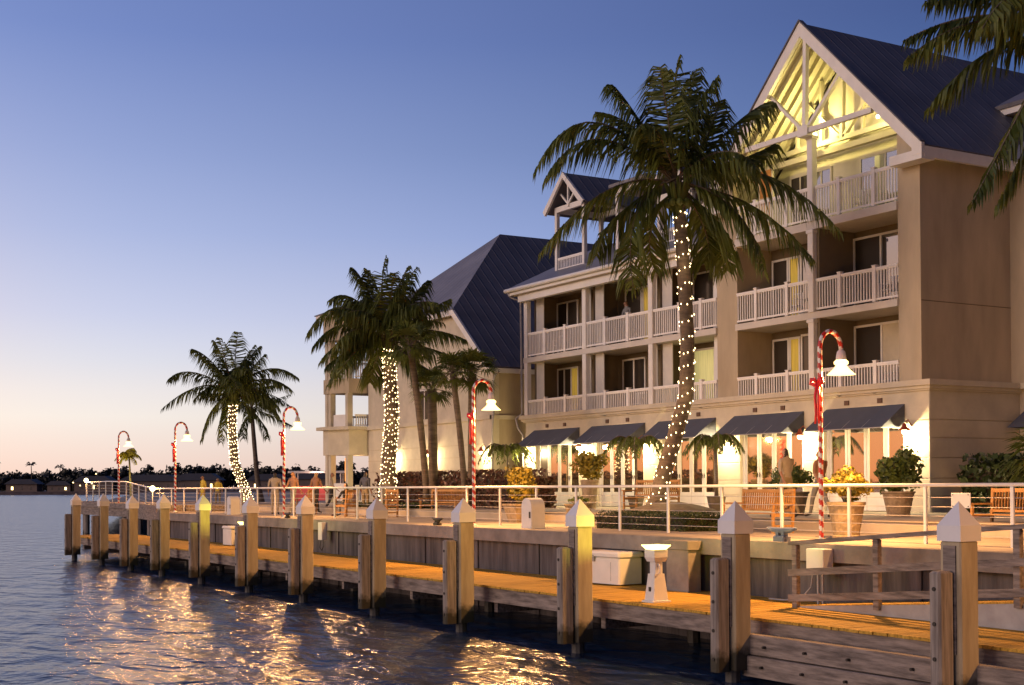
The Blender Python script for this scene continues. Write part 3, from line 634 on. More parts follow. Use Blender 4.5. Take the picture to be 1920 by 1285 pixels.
for y in (51.75, 56.85, 60.9): sconce(fb, FX-.1, y, 4.62, 190, FB)
# corner tower: open loggias
def poly_slab(z0, z1, g, name, m_):
    b = f_().prism([(28.15-g, 66.4+g), (28.15-g, 65.8-g*.5), (28.75-g*.6, 64.5-g), (32.2, 64.1-g), (32.2, 66.4+g)], 2, z0, z1); return fixn(Q(b, name, m_))
poly_slab(4.75, 6.05, .02, 'tower_frieze', 'stucco_gf'); poly_slab(6.05, 6.22, .30, 'tower_cornice', 'stucco_gf')
poly_slab(7.95, 8.70, .0, 'tower_floor', 'stucco'); poly_slab(10.7, 11.9, .0, 'tower_head', 'stucco'); poly_slab(11.9, 12.1, .30, 'tower_eave', 'trim')
for x, y in ((28.36, 66.2), (28.40, 65.88), (28.85, 64.72), (30.35, 64.35), (32.0, 64.3), (32.0, 66.2)):
    for z0, z1 in ((ZT, 4.75), (6.2, 7.96), (8.7, 10.7)): Q(f_().bev(x-.15, x+.15, y-.15, y+.15, z0, z1, .015), 'tower_column', 'stucco_gf')
for z0, z1 in ((6.22, 6.85), (8.72, 9.7)):
    balustrade(29.02, 30.18, z0, z1, (), 64.35, fb, FB, 0, .13); balustrade(28.55, 31.8, z0, z1, (), 66.25, fb, FB, 0, .13)
    fixn(Q(f_().beam((28.44, 65.72, (z0+z1)/2), (28.78, 64.9, (z0+z1)/2), .06, z1-z0), 'tower_panel', 'trim'))
fixn(Q(f_().beam((28.44, 65.72, 2.8), (28.78, 64.9, 2.8), .06, 1.0), 'tower_panel', 'trim'))
balustrade(29.02, 30.18, ZT, 3.2, (), 64.35, fb, FB, 0, .13)
ta = (30.9, 65.5, 13.3)
for p, q in (((27.8, 66.8), (27.8, 65.6)), ((27.8, 65.6), (28.5, 64.1)), ((28.5, 64.1), (32.5, 63.7)), ((32.5, 63.7), (32.5, 66.8)), ((32.5, 66.8), (27.8, 66.8))):
    plane_roof('tower_roof', [(p[0], p[1], 12.1), (q[0], q[1], 12.1), ta], 'roof', .06, fb, FB)
Q(f_().box(28.95, 29.05, 65.0, 65.5, 3.4, 4.6), 'lit_sign', 'signlit')
point('porch_light', Vector((29.6, 65.3, 4.5))-Vector(FB), 25, (1, .6, .3), fb, .1)
# white chairs on the balconies
def patio_chair(loc, label, rz):
    g = thing('patio_chair', loc, label, 'chair', 'white chairs on the hotel balconies', rz)
    MB().bev(-.22, .22, -.22, .22, .42, .45, .006).build('seat', 'white', g)
    b = MB(); b.beam((.22, -.2, .86), (.22, .2, .86), .03, .05)
    for k in range(5): b.beam((.21, -.18+k*.09, .44), (.22, -.18+k*.09, .86), .02, .03)
    b.build('backrest', 'white', g)
    for sx in (-1, 1):
        for sy in (-1, 1): MB().beam((sx*.2, sy*.2, 0), (sx*.2, sy*.2, .43 if sx > 0 else .64), .03, .03).build('leg', 'white', g)
    for sy in (-1, 1): MB().box(-.23, .22, sy*.2-.025, sy*.2+.025, .64, .66).build('armrest', 'white', g)
    return g
pc = patio_chair((30.3, 28.9, 8.40), 'white patio chair on the middle balcony right of the gable post', 0)
for l, lb_, rz in (((30.3, 30.0, 11.2), 'white patio chair on the top balcony under the gable', .3), ((30.2, 28.7, 5.72), 'white patio chair on the lowest balcony behind the nearest lamp', -.3), ((30.3, 33.0, 8.40), 'white patio chair on the middle balcony left of the gable post', .2),
                   ((30.3, 46.9, 8.40), 'white patio chair on the upper balcony at the far left corner', .4), ((30.3, 45.6, 5.72), 'white patio chair on the lower balcony at the far left corner', 0), ((30.3, 41.5, 5.72), 'white patio chair on the lower balcony left of the tallest palm trunk', .5)):
    c = copy_tree(pc); c.location = l; c['label'] = lb_; c.rotation_euler.z = rz

# ================================================================ vegetation
RX = Vector((.8587, -.5124, 0)); FX_ = Vector((.5124, .8587, 0)); UP = Vector((0, 0, 1))
def frond(b, p0, pm, p2, ll=.8, cnt=46, mi=0, hang=.75, wl=.056, t0=.12):
    p0, pm, p2 = Vector(p0), Vector(pm), Vector(p2); c = pm*2-(p0+p2)*.5
    Bz = lambda t: p0*(1-t)**2 + c*2*t*(1-t) + p2*t*t
    Tn = lambda t: ((c-p0)*(1-t)+(p2-c)*t).normalized()
    b.tube([Bz(i/9) for i in range(10)], [.034*(1-i/10)+.006 for i in range(10)], 4, 1)
    vs = []; fs = []
    for i in range(cnt):
        for sd in (-1, 1):
            t = t0+(1-t0)*(i+random.uniform(-.3, .3))/cnt; t = min(max(t, .02), .995); P_, T = Bz(t), Tn(t)
            S = T.cross(UP); S = S.normalized() if S.length > .15 else RX.copy()
            l = ll*(.45+.55*math.sin(math.pi*min(1, (t*.9+.14))))*random.uniform(.8, 1.1)
            if t > .9: l *= .7
            l *= 1+.45*abs(T.z); vt = abs(T.z)                    # upright fronds spread their leaflets, level ones let them hang
            d1 = (S*sd*random.uniform(.35, .6)*(1+.5*vt)+T*random.uniform(.25, .5)-UP*hang*random.uniform(.45, .95)*(1-.5*vt)).normalized()
            d2 = (d1*.35-UP*hang*random.uniform(1.0, 1.5)*(1-.35*vt)+T*.12).normalized()
            wv = d1.cross(Vector((random.gauss(0, 1), random.gauss(0, 1), random.gauss(0, .8)))); wv = (wv.normalized() if wv.length > .05 else T)*wl*random.uniform(.7, 1.2)
            a = P_; m1 = a+d1*l*.45; e = m1+d2*l*.55; k = len(vs)
            vs += [a-wv*.5, a+wv*.5, m1+wv*.6, m1-wv*.6, e+wv*.08]; fs += [(k, k+1, k+2, k+3), (k+3, k+2, k+4)]
    b.add(vs, fs, mi)
def from_view(cx, cy, px, org, q, depth):     # offsets measured on the tree as seen side-on, in metres
    return Vector(org)+RX*((q[0]-cx)/px)+UP*((cy-q[1])/px)+FX_*depth
def palm(loc, label, heart, px, cxy, fronds, trunk, r0_=.24, r1_=.17, ll=.8, extra=8, group=None, fm='frond', fill=2.6, seed=1, cnt=46, hang=.75):
    random.seed(seed)
    g = thing('palm_tree', loc, label, 'palm tree', group); lo = Vector(loc)
    b = MB(loc)
    for q in fronds:
        m_, e, dp = q
        h = Vector(heart)+Vector((random.uniform(-.12, .12), random.uniform(-.12, .12), random.uniform(-.1, .15)))
        frond(b, h, from_view(*cxy, px, heart, m_, dp*.55), from_view(*cxy, px, heart, e, dp), ll, cnt, 0, hang)
    for i in range(extra):                    # the fronds pointing towards and away from us
        a = random.uniform(0, 2*math.pi); el = random.uniform(-.35, 1.35); l = fill*random.uniform(.8, 1.1)
        d = Vector((math.cos(a)*math.cos(el), math.sin(a)*math.cos(el), math.sin(el)))
        h = Vector(heart); frond(b, h, h+d*l*.55+UP*.15, h+d*l-UP*l*.30, ll, int(cnt*.8), 0, hang)
    b.build('crown', [fm, 'trunk'], g)
    t = MB(loc); n = len(trunk); pts = []
    for i in range(n-1):
        for k in range(6): pts.append(Vector(trunk[i]).lerp(Vector(trunk[i+1]), k/6))
    pts.append(Vector(trunk[-1]))
    rs = [r0_+(r1_-r0_)*min(1, i/len(pts)*1.2)+(.12*r0_ if i % 2 else 0)*.35 + (r0_*.5*max(0, 1-i/4)) for i in range(len(pts))]
    t.tube(pts, rs, 12).build('trunk', 'trunk', g, True)
    if r0_ > .15:
        k = MB(loc)
        for i in range(22):
            a = i*2.4; d = Vector((math.cos(a), math.sin(a), random.uniform(.4, 1.2))); h = Vector(heart); k.tube([h-UP*random.uniform(.5, 1.0)+d*.08, h-UP*.2+d*random.uniform(.22, .4)], [.10, .035], 5)
        for i in range(9):
            a = i*.7; q = Vector(heart)-UP*.55+Vector((math.cos(a), math.sin(a), 0))*.30; k.lathe(tuple(q), [(.001, -.13), (.09, -.07), (.11, 0), (.08, .07), (.001, .12)], 8)
        k.build('leaf_base', 'frond', g)
    return g, pts, rs
def string_lights(pts, rs, label, turns, per, z0=None, rb=.023, maxb=100):
    tot = len(pts)-1; line = []; bulbs = []; n = turns*per
    g = thing('string_lights', tuple(pts[0]), label, 'string lights', 'strings of lights wound round the palm trunks'); o = pts[0]
    for i in range(n+1):
        s = i/n*tot; k = min(int(s), tot-1); p = pts[k].lerp(pts[k+1], s-k); r = rs[k]+.02
        a = 2*math.pi*i/per+random.uniform(-.15, .15); q = p+Vector((math.cos(a)*r, math.sin(a)*r, random.uniform(-.07, .07)))
        line.append(q); bulbs.append(q)
    MB(o).tube(line, .006, 4).build('wire', 'bolt', g)
    def bulb(b, q, c=(0, 0, 0)):
        q = Vector(q); vs = [q+Vector(v)*rb for v in ((1, 0, 0), (-1, 0, 0), (0, 1, 0), (0, -1, 0), (0, 0, 1.2), (0, 0, -1.2))]
        return b.add(vs, [(0, 2, 4), (2, 1, 4), (1, 3, 4), (3, 0, 4), (2, 0, 5), (1, 2, 5), (3, 1, 5), (0, 3, 5)])
    vis = sorted(bulbs, key=lambda q: q.dot(FX_)); near = [q for q in vis][:maxb]; rest = vis[maxb:]
    one = None
    for q in near:
        if one is None: one = bulb(MB(), (0, 0, 0)).build('light_bulb', 'bulb', g); c = one
        else: c = one.copy(); col.objects.link(c); c.parent = g
        c.location = q-o
    if rest:
        b = MB(o)
        for q in rest: bulb(b, q)
        tag(b.build('more_light_bulbs', 'bulb', g), kind='stuff')
    for f in (.15, .5, .85):
        p = pts[int(f*tot)]-o+FX_*-.55; point('string_glow', p, 7, (1, .66, .34), g, .25)
    return g
c1 = (1272, 345)
fr1 = [((1115, 225), (1003, 318), .3), ((1125, 265), (1020, 345), -.5), ((1190, 205), (1150, 150), .4), ((1200, 235), (1120, 190), 1.0), ((1262, 220), (1275, 108), 0), ((1285, 220), (1312, 118), .5), ((1250, 230), (1232, 140), -.8),
       ((1325, 260), (1355, 178), .6), ((1385, 228), (1455, 185), .3), ((1395, 290), (1470, 250), 1.2), ((1430, 330), (1572, 440), -.2), ((1410, 385), (1528, 490), .2), ((1370, 400), (1420, 520), -.9), ((1345, 420), (1372, 500), .9),
       ((1140, 358), (1008, 482), -.3), ((1190, 410), (1185, 552), -.4), ((1165, 395), (1120, 470), .9), ((1225, 420), (1235, 500), 1.0), ((1330, 430), (1330, 480), 1.2), ((1340, 300), (1400, 340), -1.6), ((1300, 230), (1345, 150), -.4)]
h1 = (23.42, 30.13, 11.49)
g1_, p1, q1 = palm((23.3, 30.4, ZT), 'tallest coconut palm, its trunk wound with lights, in front of the hotel', h1, 67.4, c1, fr1,
     [(23.10, 30.85, ZT), (23.12, 30.62, 3.2), (23.35, 30.3, 4.4), (23.58, 30.05, 5.6), (23.60, 30.0, 7.2), (23.52, 30.06, 9.2), (23.44, 30.12, 10.75), h1], .235, .17, 1.1, 2, seed=3, cnt=66, fill=2.6)
random.seed(5); string_lights(p1[:37], q1[:37], 'sparse string of lights wound round the trunk of the tallest palm before the hotel', 25, 9)
c2 = (728, 640)
fr2 = [((640, 575), (572, 632), .3), ((650, 610), (590, 655), -.6), ((665, 560), (615, 560), .5), ((690, 545), (660, 500), .2), ((715, 560), (725, 482), 0), ((745, 560), (765, 495), .5), ((770, 560), (800, 520), .9), ((790, 590), (845, 560), .2),
       ((800, 620), (875, 640), -.2), ((810, 655), (895, 692), .3), ((780, 680), (840, 715), -.8), ((670, 650), (612, 690), -.3), ((700, 680), (690, 715), .8), ((760, 600), (830, 600), 1.2), ((690, 590), (640, 610), -1.4), ((735, 580), (745, 520), -1.2), ((765, 665), (790, 715), 1.0), ((695, 575), (640, 560), 1.0), ((765, 580), (825, 575), -.9), ((705, 565), (685, 500), .6), ((748, 565), (785, 505), -.6), ((675, 590), (625, 590), -1.1)]
h2 = (23.88, 49.7, 8.97)
g2_, p2, q2 = palm((23.9, 49.8, ZP), 'middle coconut palm densely wound with lights, in front of the corner building', h2, 46.5, c2, fr2,
     [(23.88, 49.8, ZP), (23.9, 49.75, 4), (24.0, 49.62, 6), (23.92, 49.68, 8.0), h2], .30, .24, 1.0, 10, seed=9, cnt=66)
random.seed(6); string_lights(p2[:23], q2[:23], 'dense string of lights wound round the middle palm trunk', 34, 14)
c3 = (438, 738)
fr3 = [((360, 700), (312, 715), .3), ((375, 728), (305, 772), -.4), ((395, 680), (355, 655), .4), ((420, 680), (400, 640), 0), ((440, 680), (445, 624), .2), ((462, 680), (485, 650), .5), ((470, 700), (500, 668), -.4), ((500, 695), (558, 712), .2), ((500, 715), (552, 738), -.6),
       ((400, 770), (380, 830), -.3), ((425, 770), (410, 832), .5), ((480, 745), (520, 785), .8), ((400, 740), (365, 735), 1.0), ((430, 690), (420, 640), -1.2), ((470, 730), (515, 720), 1.4), ((415, 700), (380, 670), -1.1), ((450, 690), (470, 645), 1.2)]
h3 = (24.27, 69.28, 8.15)
g3_, p3, q3 = palm((24.9, 69.0, ZP), 'far coconut palm densely wound with lights, leaning trunk, left of the corner building', h3, 35.6, c3, fr3,
     [(24.95, 68.8, ZP), (24.75, 68.95, 3.0), (24.3, 69.25, 4.4), (24.2, 69.32, 6.2), h3], .26, .2, .95, 12, seed=12, cnt=52)
random.seed(8); string_lights(p3[:23], q3[:23], 'dense string of lights wound round the leaning far palm trunk', 30, 13, rb=.026)
fr4 = [((450, 765), (425, 800), 0), ((500, 745), (548, 770), .3), ((510, 785), (550, 805), 0), ((470, 730), (455, 712), 0), ((490, 730), (510, 715), .5), ((460, 800), (455, 830), .4), ((495, 800), (505, 830), -.4), ((505, 760), (545, 745), .6)]
palm((33.3, 90.7, ZP), 'unlit dark coconut palm behind the far palm wrapped in lights', (33.1, 90.8, 8.5), 27, (474, 775), fr4, [(33.6, 90.4, ZP), (33.4, 90.6, 4), (33.1, 90.8, 8.5)], .2, .14, .9, 8, seed=14, cnt=34)
# big fronds of a palm standing beyond the right edge
fr5 = [((1830, 45), (1690, 120), -.3), ((1860, 20), (1705, 62), .4), ((1850, -5), (1715, 25), -.6), ((1880, -40), (1760, -60), 0), ((1905, 215), (1808, 390), -.3), ((1950, 220), (1880, 380), .4), ((2100, 100), (2200, 250), 0), ((2060, -60), (2150, -120), .3), ((1990, -80), (1960, -190), 0), ((2080, 200), (2110, 360), .2), ((1900, 60), (1790, 160), 1.6), ((2080, 60), (2230, 60), -.5)]
palm((20.9, 15.3, ZP), 'coconut palm at the right edge whose big fronds hang over the hotel roof', (20.64, 15.49, 11.03), 106.7, (2000, 60), fr5, [(21.2, 15.1, ZP), (20.9, 15.3, 6), (20.64, 15.49, 11.03)], .22, .15, .72, 4, seed=21, cnt=60, hang=.95)
# fan palms beside the corner building
def fan_palm(loc, label, h, r=.9, lean=(0, 0), n=20, group=None, tr=.12, fm='frond', seed=1):
    random.seed(seed)
    g = thing('fan_palm', loc, label, 'palm tree', group); top = Vector((lean[0], lean[1], h)); b = MB()
    for i in range(n):
        a = i*2.399; el = random.uniform(-.6, 1.3); d = Vector((math.cos(a)*math.cos(el), math.sin(a)*math.cos(el), math.sin(el))); hub = top+d*r*.5
        b.tube([top, hub], .012, 4, 1); vs = []; fs = []; S = d.cross(UP).normalized(); V = S.cross(d)
        for k in range(15):
            th = (k-7)/7*1.35; dd = (d*math.cos(th)+S*math.sin(th)-UP*.15+V*random.uniform(-.15, .15)).normalized(); l = r*random.uniform(.5, .68); wv = dd.cross(V).normalized()*.03*r
            q = len(vs); vs += [hub-wv*.3, hub+wv*.3, hub+dd*l*.6+wv, hub+dd*l*.6-wv, hub+dd*l-UP*l*.25]; fs += [(q, q+1, q+2, q+3), (q+3, q+2, q+4)]
        b.add(vs, fs, 0)
    b.build('crown', [fm, 'trunk'], g)
    if h > .5:
        rs = [tr*1.25]+[tr*(1+.08*(i % 2)) for i in range(8)]; MB().tube([(lean[0]*(i/8)**1.5, lean[1]*(i/8)**1.5, h*i/8) for i in range(9)], rs, 8).build('trunk', 'trunk', g, True)
    return g
gp = 'tall fan palms before the corner building'
fan_palm((24.0, 46.6, ZT), 'fan palm leaning behind the middle palm, tallest of the fan palms', 6.2, 1.15, (-.5, .4), 30, gp, .13, seed=2)
fan_palm((24.5, 47.0, ZT), 'short thick trunked fan palm second from the left, beside the middle palm', 4.6, .95, (-.05, 0), 26, gp, .18, seed=3)
fan_palm((24.3, 44.1, ZT), 'slim fan palm leaning left, third from the left', 5.0, .95, (-.35, .3), 28, gp, .11, seed=4)
fan_palm((24.8, 44.5, ZT), 'upright fan palm nearest the striped lamp by the corner building', 5.0, 1.1, (.05, 0), 30, gp, .15, seed=5)
fan_palm((27.2, 20.9, ZT), 'low bright green palmetto at the right edge by the hotel side wall', 1.3, 1.25, (0, 0), 34, None, .1, seed=7)
random.seed(11)
palm((26.0, 90, ZP), 'small yellow floodlit palm far out by the end of the quay', (25.8, 95.2, 5.2), 27, (242, 862), [((228, 855), (215, 866), 0), ((255, 855), (265, 866), 0), ((235, 850), (226, 856), .5), ((250, 850), (260, 858), -.5), ((242, 852), (242, 848), 0)],
     [(25.9, 95, ZP), (25.8, 95.2, 5.2)], .07, .06, .4, 10, seed=15, fm='frond_lit', fill=.9, cnt=18)
point('palm_flood', (25.2, 94.2, 3.8), 120, (1, .8, .2), None, .1)
def arch_palm(loc, label, h, spread, n=9, seed=1, group=None):   # young potted palm with arching fronds
    random.seed(seed)
    g = thing('potted_palm', loc, label, 'palm', group)
    b = MB(); top = Vector((0, 0, h))
    for i in range(n):
        a = 2*math.pi*i/n+random.uniform(-.3, .3); d = Vector((math.cos(a), math.sin(a), 0)); l = spread*random.uniform(.8, 1.1)
        frond(b, top, top+d*l*.5+UP*l*.38, top+d*l-UP*l*.25, .38, 26, 0, .8, .04)
    b.build('crown', ['frond', 'trunk'], g)
    MB().tube([(0, 0, .3), (.02, 0, h*.5), (0, 0, h)], [.07, .05, .045], 8).build('trunk', 'trunk', g, True)
    MB().lathe((0, 0, 0), [(.2, 0), (.26, .2), (.3, .42), (.32, .45), (.27, .45), (.25, .38), (.001, .38)], 14).build('pot', 'darkpot', g)
    return g
gpp = 'young palms in pots by the glazed doors'
arch_palm((27.9, 38.4, ZT), 'potted young palm between the second and third awnings', 2.0, 1.25, 9, 2, gpp)
arch_palm((28.2, 47.6, ZT), 'potted young palm at the left corner of the hotel', 2.0, 1.3, 9, 3, gpp)
arch_palm((27.2, 33.2, ZT), 'potted young palm just behind the tallest palm trunk', 2.0, 1.0, 8, 5, gpp)

def leaves(b, c, rx, ry, rz, n, s, mi=0, clumps=9, shell=.5):
    c = Vector(c); cl = []
    for i in range(clumps):
        d = Vector((random.gauss(0, 1), random.gauss(0, 1), random.gauss(0, 1))).normalized(); k = random.uniform(.45, .8); cl.append(Vector((d.x*rx*k, d.y*ry*k, d.z*rz*k)))
    vs = []; fs = []
    for i in range(n):
        q = random.choice(cl); d = Vector((random.gauss(0, 1), random.gauss(0, 1), random.gauss(0, 1))).normalized(); k = random.uniform(shell, 1)*.48
        p = c+q+Vector((d.x*rx*k, d.y*ry*k, d.z*rz*k)); a = (d+Vector((random.uniform(-.7, .7),)*3)).normalized(); u = a.orthogonal().normalized(); u = (u+a.cross(u)*random.uniform(-1, 1)).normalized(); v = a.cross(u)
        l = s*random.uniform(.6, 1.3); m_ = len(vs); vs += [p-u*l*.5, p+v*l*.28, p+u*l*.5, p-v*l*.28]; fs.append((m_, m_+1, m_+2, m_+3))
    b.add(vs, fs, mi)
def planter(loc, label, r, h, leafm, fr, fh, kind='round', pot='terracotta', n=900, s=.09, group=None, seed=1):
    random.seed(seed)
    g = thing('potted_plant', loc, label, 'potted plant', group)
    if kind == 'round': MB().lathe((0, 0, 0), [(r*.72, 0), (r*.74, h*.06), (r*.70, h*.10), (r*.86, h*.6), (r*.97, h*.9), (r*1.04, h*.93), (r*1.04, h), (r*.9, h), (r*.88, h*.92), (.001, h*.92)], 20).build('pot', pot, g)
    else:
        a, c = r*.66, r
        b = MB().add([(-a, -a, 0), (a, -a, 0), (a, a, 0), (-a, a, 0), (-c, -c, h*.9), (c, -c, h*.9), (c, c, h*.9), (-c, c, h*.9)], [(3, 2, 1, 0), (0, 1, 5, 4), (1, 2, 6, 5), (2, 3, 7, 6), (3, 0, 4, 7), (4, 5, 6, 7)])
        b.box(-c*1.07, c*1.07, -c*1.07, c*1.07, h*.9, h); b.build('pot', pot, g)
    MB().lathe((0, 0, h*.93), [(r*.85, 0), (.001, .03)], 14).build('soil', 'soil', g)
    b = MB(); leaves(b, (0, 0, h+fh*.55), fr, fr, fh*.55, n, s, 0, 14); leaves(b, (0, 0, h+fh*.35), fr*.6, fr*.6, fh*.4, n//3, s, 0, 8)
    b.build('foliage', leafm, g)
    b = MB()
    for i in range(7): a = i*.9; b.tube([(0, 0, h*.9), (math.cos(a)*fr*.3, math.sin(a)*fr*.3, h+fh*.3), (math.cos(a)*fr*.6, math.sin(a)*fr*.6, h+fh*.7)], [.018, .012, .006], 5)
    b.build('stems', 'trunk', g); return g
planter((19.55, 19.85, ZP), 'carved lattice pot of orange and yellow croton next to the nearest lamp', .37, .72, ['leaf_y'], .46, .62, n=2200, s=.085, seed=1)
planter((25.6, 24.2, ZT), 'round pot with a broad leaved green bush near the last sconce on the hotel corner', .40, .62, ['leaf'], .62, 1.05, n=1300, s=.15, seed=2)
planter((24.5, 26.8, ZT), 'dark round pot with a spreading green bush left of the nearest lamp', .42, .62, ['leaf'], .62, .70, pot='darkpot', n=1500, s=.10, seed=3)
planter((20.9, 34.6, ZP), 'square tapered pot with a spiky yellow croton right of the tall middle lamp', .36, .55, ['leaf_y'], .50, 1.1, 'square', n=1900, s=.12, seed=4)
planter((20.6, 31.0, ZP), 'broad dark pot with low planting behind the white domed box', .38, .58, ['leaf'], .3, .18, pot='darkpot', n=300, s=.08, seed=5)
planter((25.9, 38.3, ZT), 'tall slim planter with a feathery yellow-green bush under the second awning', .30, 1.0, ['leaf_y'], .62, .95, n=1600, s=.13, seed=6)
# hedges and beds
def hedge(name, label, x0, x1, y0, y1, z0, z1, m_, n, s, cat='hedge', seed=1, rag=.05):
    random.seed(seed); c = ((x0+x1)/2, (y0+y1)/2, z0); g = thing(name, c, label, cat)
    MB(c).box(x0+.06, x1-.06, y0+.06, y1-.06, z0, z1-.05).build('branches', 'soil', g)
    b = MB(c); vs = []; fs = []
    for i in range(n):
        f = random.random()
        if f < .45: p = Vector((random.uniform(x0, x1), random.uniform(y0, y1), z1+random.uniform(-rag, rag)))
        elif f < .75: p = Vector((x0+random.uniform(-rag, rag)*.6, random.uniform(y0, y1), random.uniform(z0, z1)))
        else: p = Vector((random.uniform(x0, x1), y0+random.uniform(-rag, rag)*.6, random.uniform(z0, z1)))
        a = Vector((random.gauss(0, 1), random.gauss(0, 1), random.gauss(0, 1))).normalized(); u = a.orthogonal().normalized(); v = a.cross(u); l = s*random.uniform(.6, 1.3); k = len(vs)
        vs += [p-u*l*.5, p+v*l*.3, p+u*l*.5, p-v*l*.3]; fs.append((k, k+1, k+2, k+3))
    b.add(vs, fs); b.build('foliage', m_, g); return g
hedge('hedge', 'clipped low dark green box hedge behind the railing, below the tallest palm', 19.45, 20.6, 24.9, 28.6, ZP, 2.42, 'hedge', 4200, .055, seed=1)
hedge('hedge', 'low rough green hedge at the foot of the middle palm', 22.0, 23.4, 44.5, 49.5, ZP, 2.45, 'hedge', 2600, .09, seed=2)
hedge('flower_bed', 'long bed of reddish shrubs at the foot of the fan palms', 24.6, 26.2, 41.0, 52.5, ZT, 3.42, 'leaf_r', 6500, .17, 'flower bed', 3, .28)
MB((24.5, 46, ZT)).box(24.42, 24.56, 40.9, 52.7, ZT, 2.95).build('planter_wall', 'stucco_gf', bpy.data.objects['flower_bed'])
hedge('shrub', 'dark bushy shrub by the hotel side wall, left of the palmetto', 30.2, 32.6, 24.6, 26.2, ZT, 3.6, 'hedge', 1800, .22, 'shrub', 4, .3)
# stone mound round the tallest palm
MB((23.3, 30.4, 0)).lathe((23.3, 30.4, ZP), [(1.5, .24), (1.2, .40), (.75, .52), (.3, .60), (.001, .62)], 16).build('planter_mound', 'darkpot', None, False, (23.3, 30.4, 0))
tag(bpy.data.objects['planter_mound'], 'brown sloping mound round the foot of the tallest palm', 'mound')

# ================================================================ street furniture
def bench(loc, label, rz, ln=1.5, group='teak benches on the promenade'):
    g = thing('garden_bench', loc, label, 'bench', group, rz); h = ln/2       # seat looks along -x
    b = MB()
    for i in range(5): b.bev(-.24+i*.095, -.165+i*.095, -h+.06, h-.06, .42, .44, .005)
    b.build('seat', 'teak', g)
    b = MB(); b.beam((.30, -h, .93), (.30, h, .93), .03, .08); b.beam((.25, -h, .50), (.25, h, .50), .03, .05)
    n = int(ln/.085)
    for i in range(n): y = -h+.08+i*(ln-.16)/(n-1); b.beam((.25, y, .50), (.30, y, .92), .012, .045)
    b.build('backrest', 'teak', g)
    for s in (-1, 1):
        y = s*(h-.03)
        MB().beam((.25, y, 0), (.31, y, .98), .055, .055).build('leg', 'teak', g); MB().bev(-.30, -.24, y-.03, y+.03, 0, .63, .005).build('leg', 'teak', g)
        b = MB(); b.bev(-.34, .29, y-.035, y+.035, .63, .665, .006); b.build('armrest', 'teak', g)
        MB().box(-.27, .25, y-.015, y+.015, .36, .42).build('side_rail', 'teak', g); MB().box(-.27, .25, y-.015, y+.015, .14, .18).build('stretcher', 'teak', g)
    return g
b1 = bench((20.6, 23.7, ZP), 'teak bench behind the second nearest mooring post', R(-4), 1.9)
for l, lb_, rz in (((23.0, 18.6, ZP), 'teak bench at the right edge, below the hotel side wall', -6), ((22.6, 42.6, ZP), 'teak bench left of the tall middle lamp, seen through the railing', 14),
                   ((25.2, 33.9, ZT), 'teak bench up on the terrace, left of the tallest palm', 8)):
    c = copy_tree(b1); c.location = l; c['label'] = lb_; c.rotation_euler.z = R(rz)
c1_ = bench((20.2, 45.6, ZP), 'wooden armchair holding the seated man by the railing', R(-70), .62, 'wooden armchairs by the far railing')
c2_ = copy_tree(c1_); c2_.location = (20.9, 43.7, ZP); c2_['label'] = 'empty wooden armchair right of the seated man'; c2_.rotation_euler.z = R(20)
c3_ = copy_tree(c1_); c3_.location = (20.6, 50.3, ZP); c3_['label'] = 'wooden armchair just right of the far striped lamp by the large far palm'; c3_.rotation_euler.z = R(-60)
# white domed utility boxes
def dome_box(loc, label, s=1):
    g = thing('utility_pedestal', loc, label, 'utility box', 'white domed utility boxes')
    pr = [(-.24*s, 0), (-.24*s, .55*s)]+[(-.24*s*math.cos(a), .55*s+.22*s*math.sin(a)) for a in [math.pi*i/10 for i in range(1, 10)]]+[(.24*s, .55*s), (.24*s, 0)]
    fixn(MB().prism([(y, z) for y, z in pr], 0, -.2*s, .2*s).build('body', 'white', g)); MB().box(-.205*s, -.2*s, -.20*s, -.12*s, .26*s, .42*s).build('outlet', 'bolt', g); return g
dome_box((18.25, 29.55, ZP), 'white domed utility box by the railing, left of the brightly lit mooring post')
dome_box((18.3, 52.3, ZP), 'white domed utility box at the foot of the leaning far palm', .95)
# cleats
def cleat(loc, label, s=1, m_='cleat'):
    g = thing('mooring_cleat', loc, label, 'cleat', 'cast cleats on the quay edge')
    b = MB().bev(-.09*s, .09*s, -.13*s, .13*s, 0, .10*s, .02); b.bev(-.05*s, .05*s, -.10*s, -.03*s, .1*s, .18*s, .005); b.bev(-.05*s, .05*s, .03*s, .10*s, .1*s, .18*s, .005); b.build('base', m_, g)
    MB().tube([(0, -.34*s, .22*s), (0, -.2*s, .19*s), (0, 0, .18*s), (0, .2*s, .19*s), (0, .34*s, .22*s)], [.025*s, .045*s, .055*s, .045*s, .025*s], 8).build('horn', m_, g, True)
cleat((17.5, 19.45, ZP), 'blue-grey cast cleat on the coping left of the nearest lamp', 1.15); cleat((17.5, 33.35, ZP), 'dark cleat on the coping beside the tall middle lamp', .9, 'bolt'); cleat((17.55, 44.6, ZP), 'small dark cleat on the coping right of the third lamp', .8, 'bolt')
# sign plate on the railing
g = thing('sign_plate', (18.77, 16.3, 2.68), 'blank white plate fixed to the railing cables at the right', 'sign'); MB().bev(-.02, .0, -.21, .21, 0, .26, .004).build('plate', 'white', g)
for y, z in ((-.17, .03), (.17, .03), (-.17, .23), (.17, .23)): MB().tube([(-.03, y, z), (-.015, y, z)], .01, 6).build('screw', 'bolt', g)
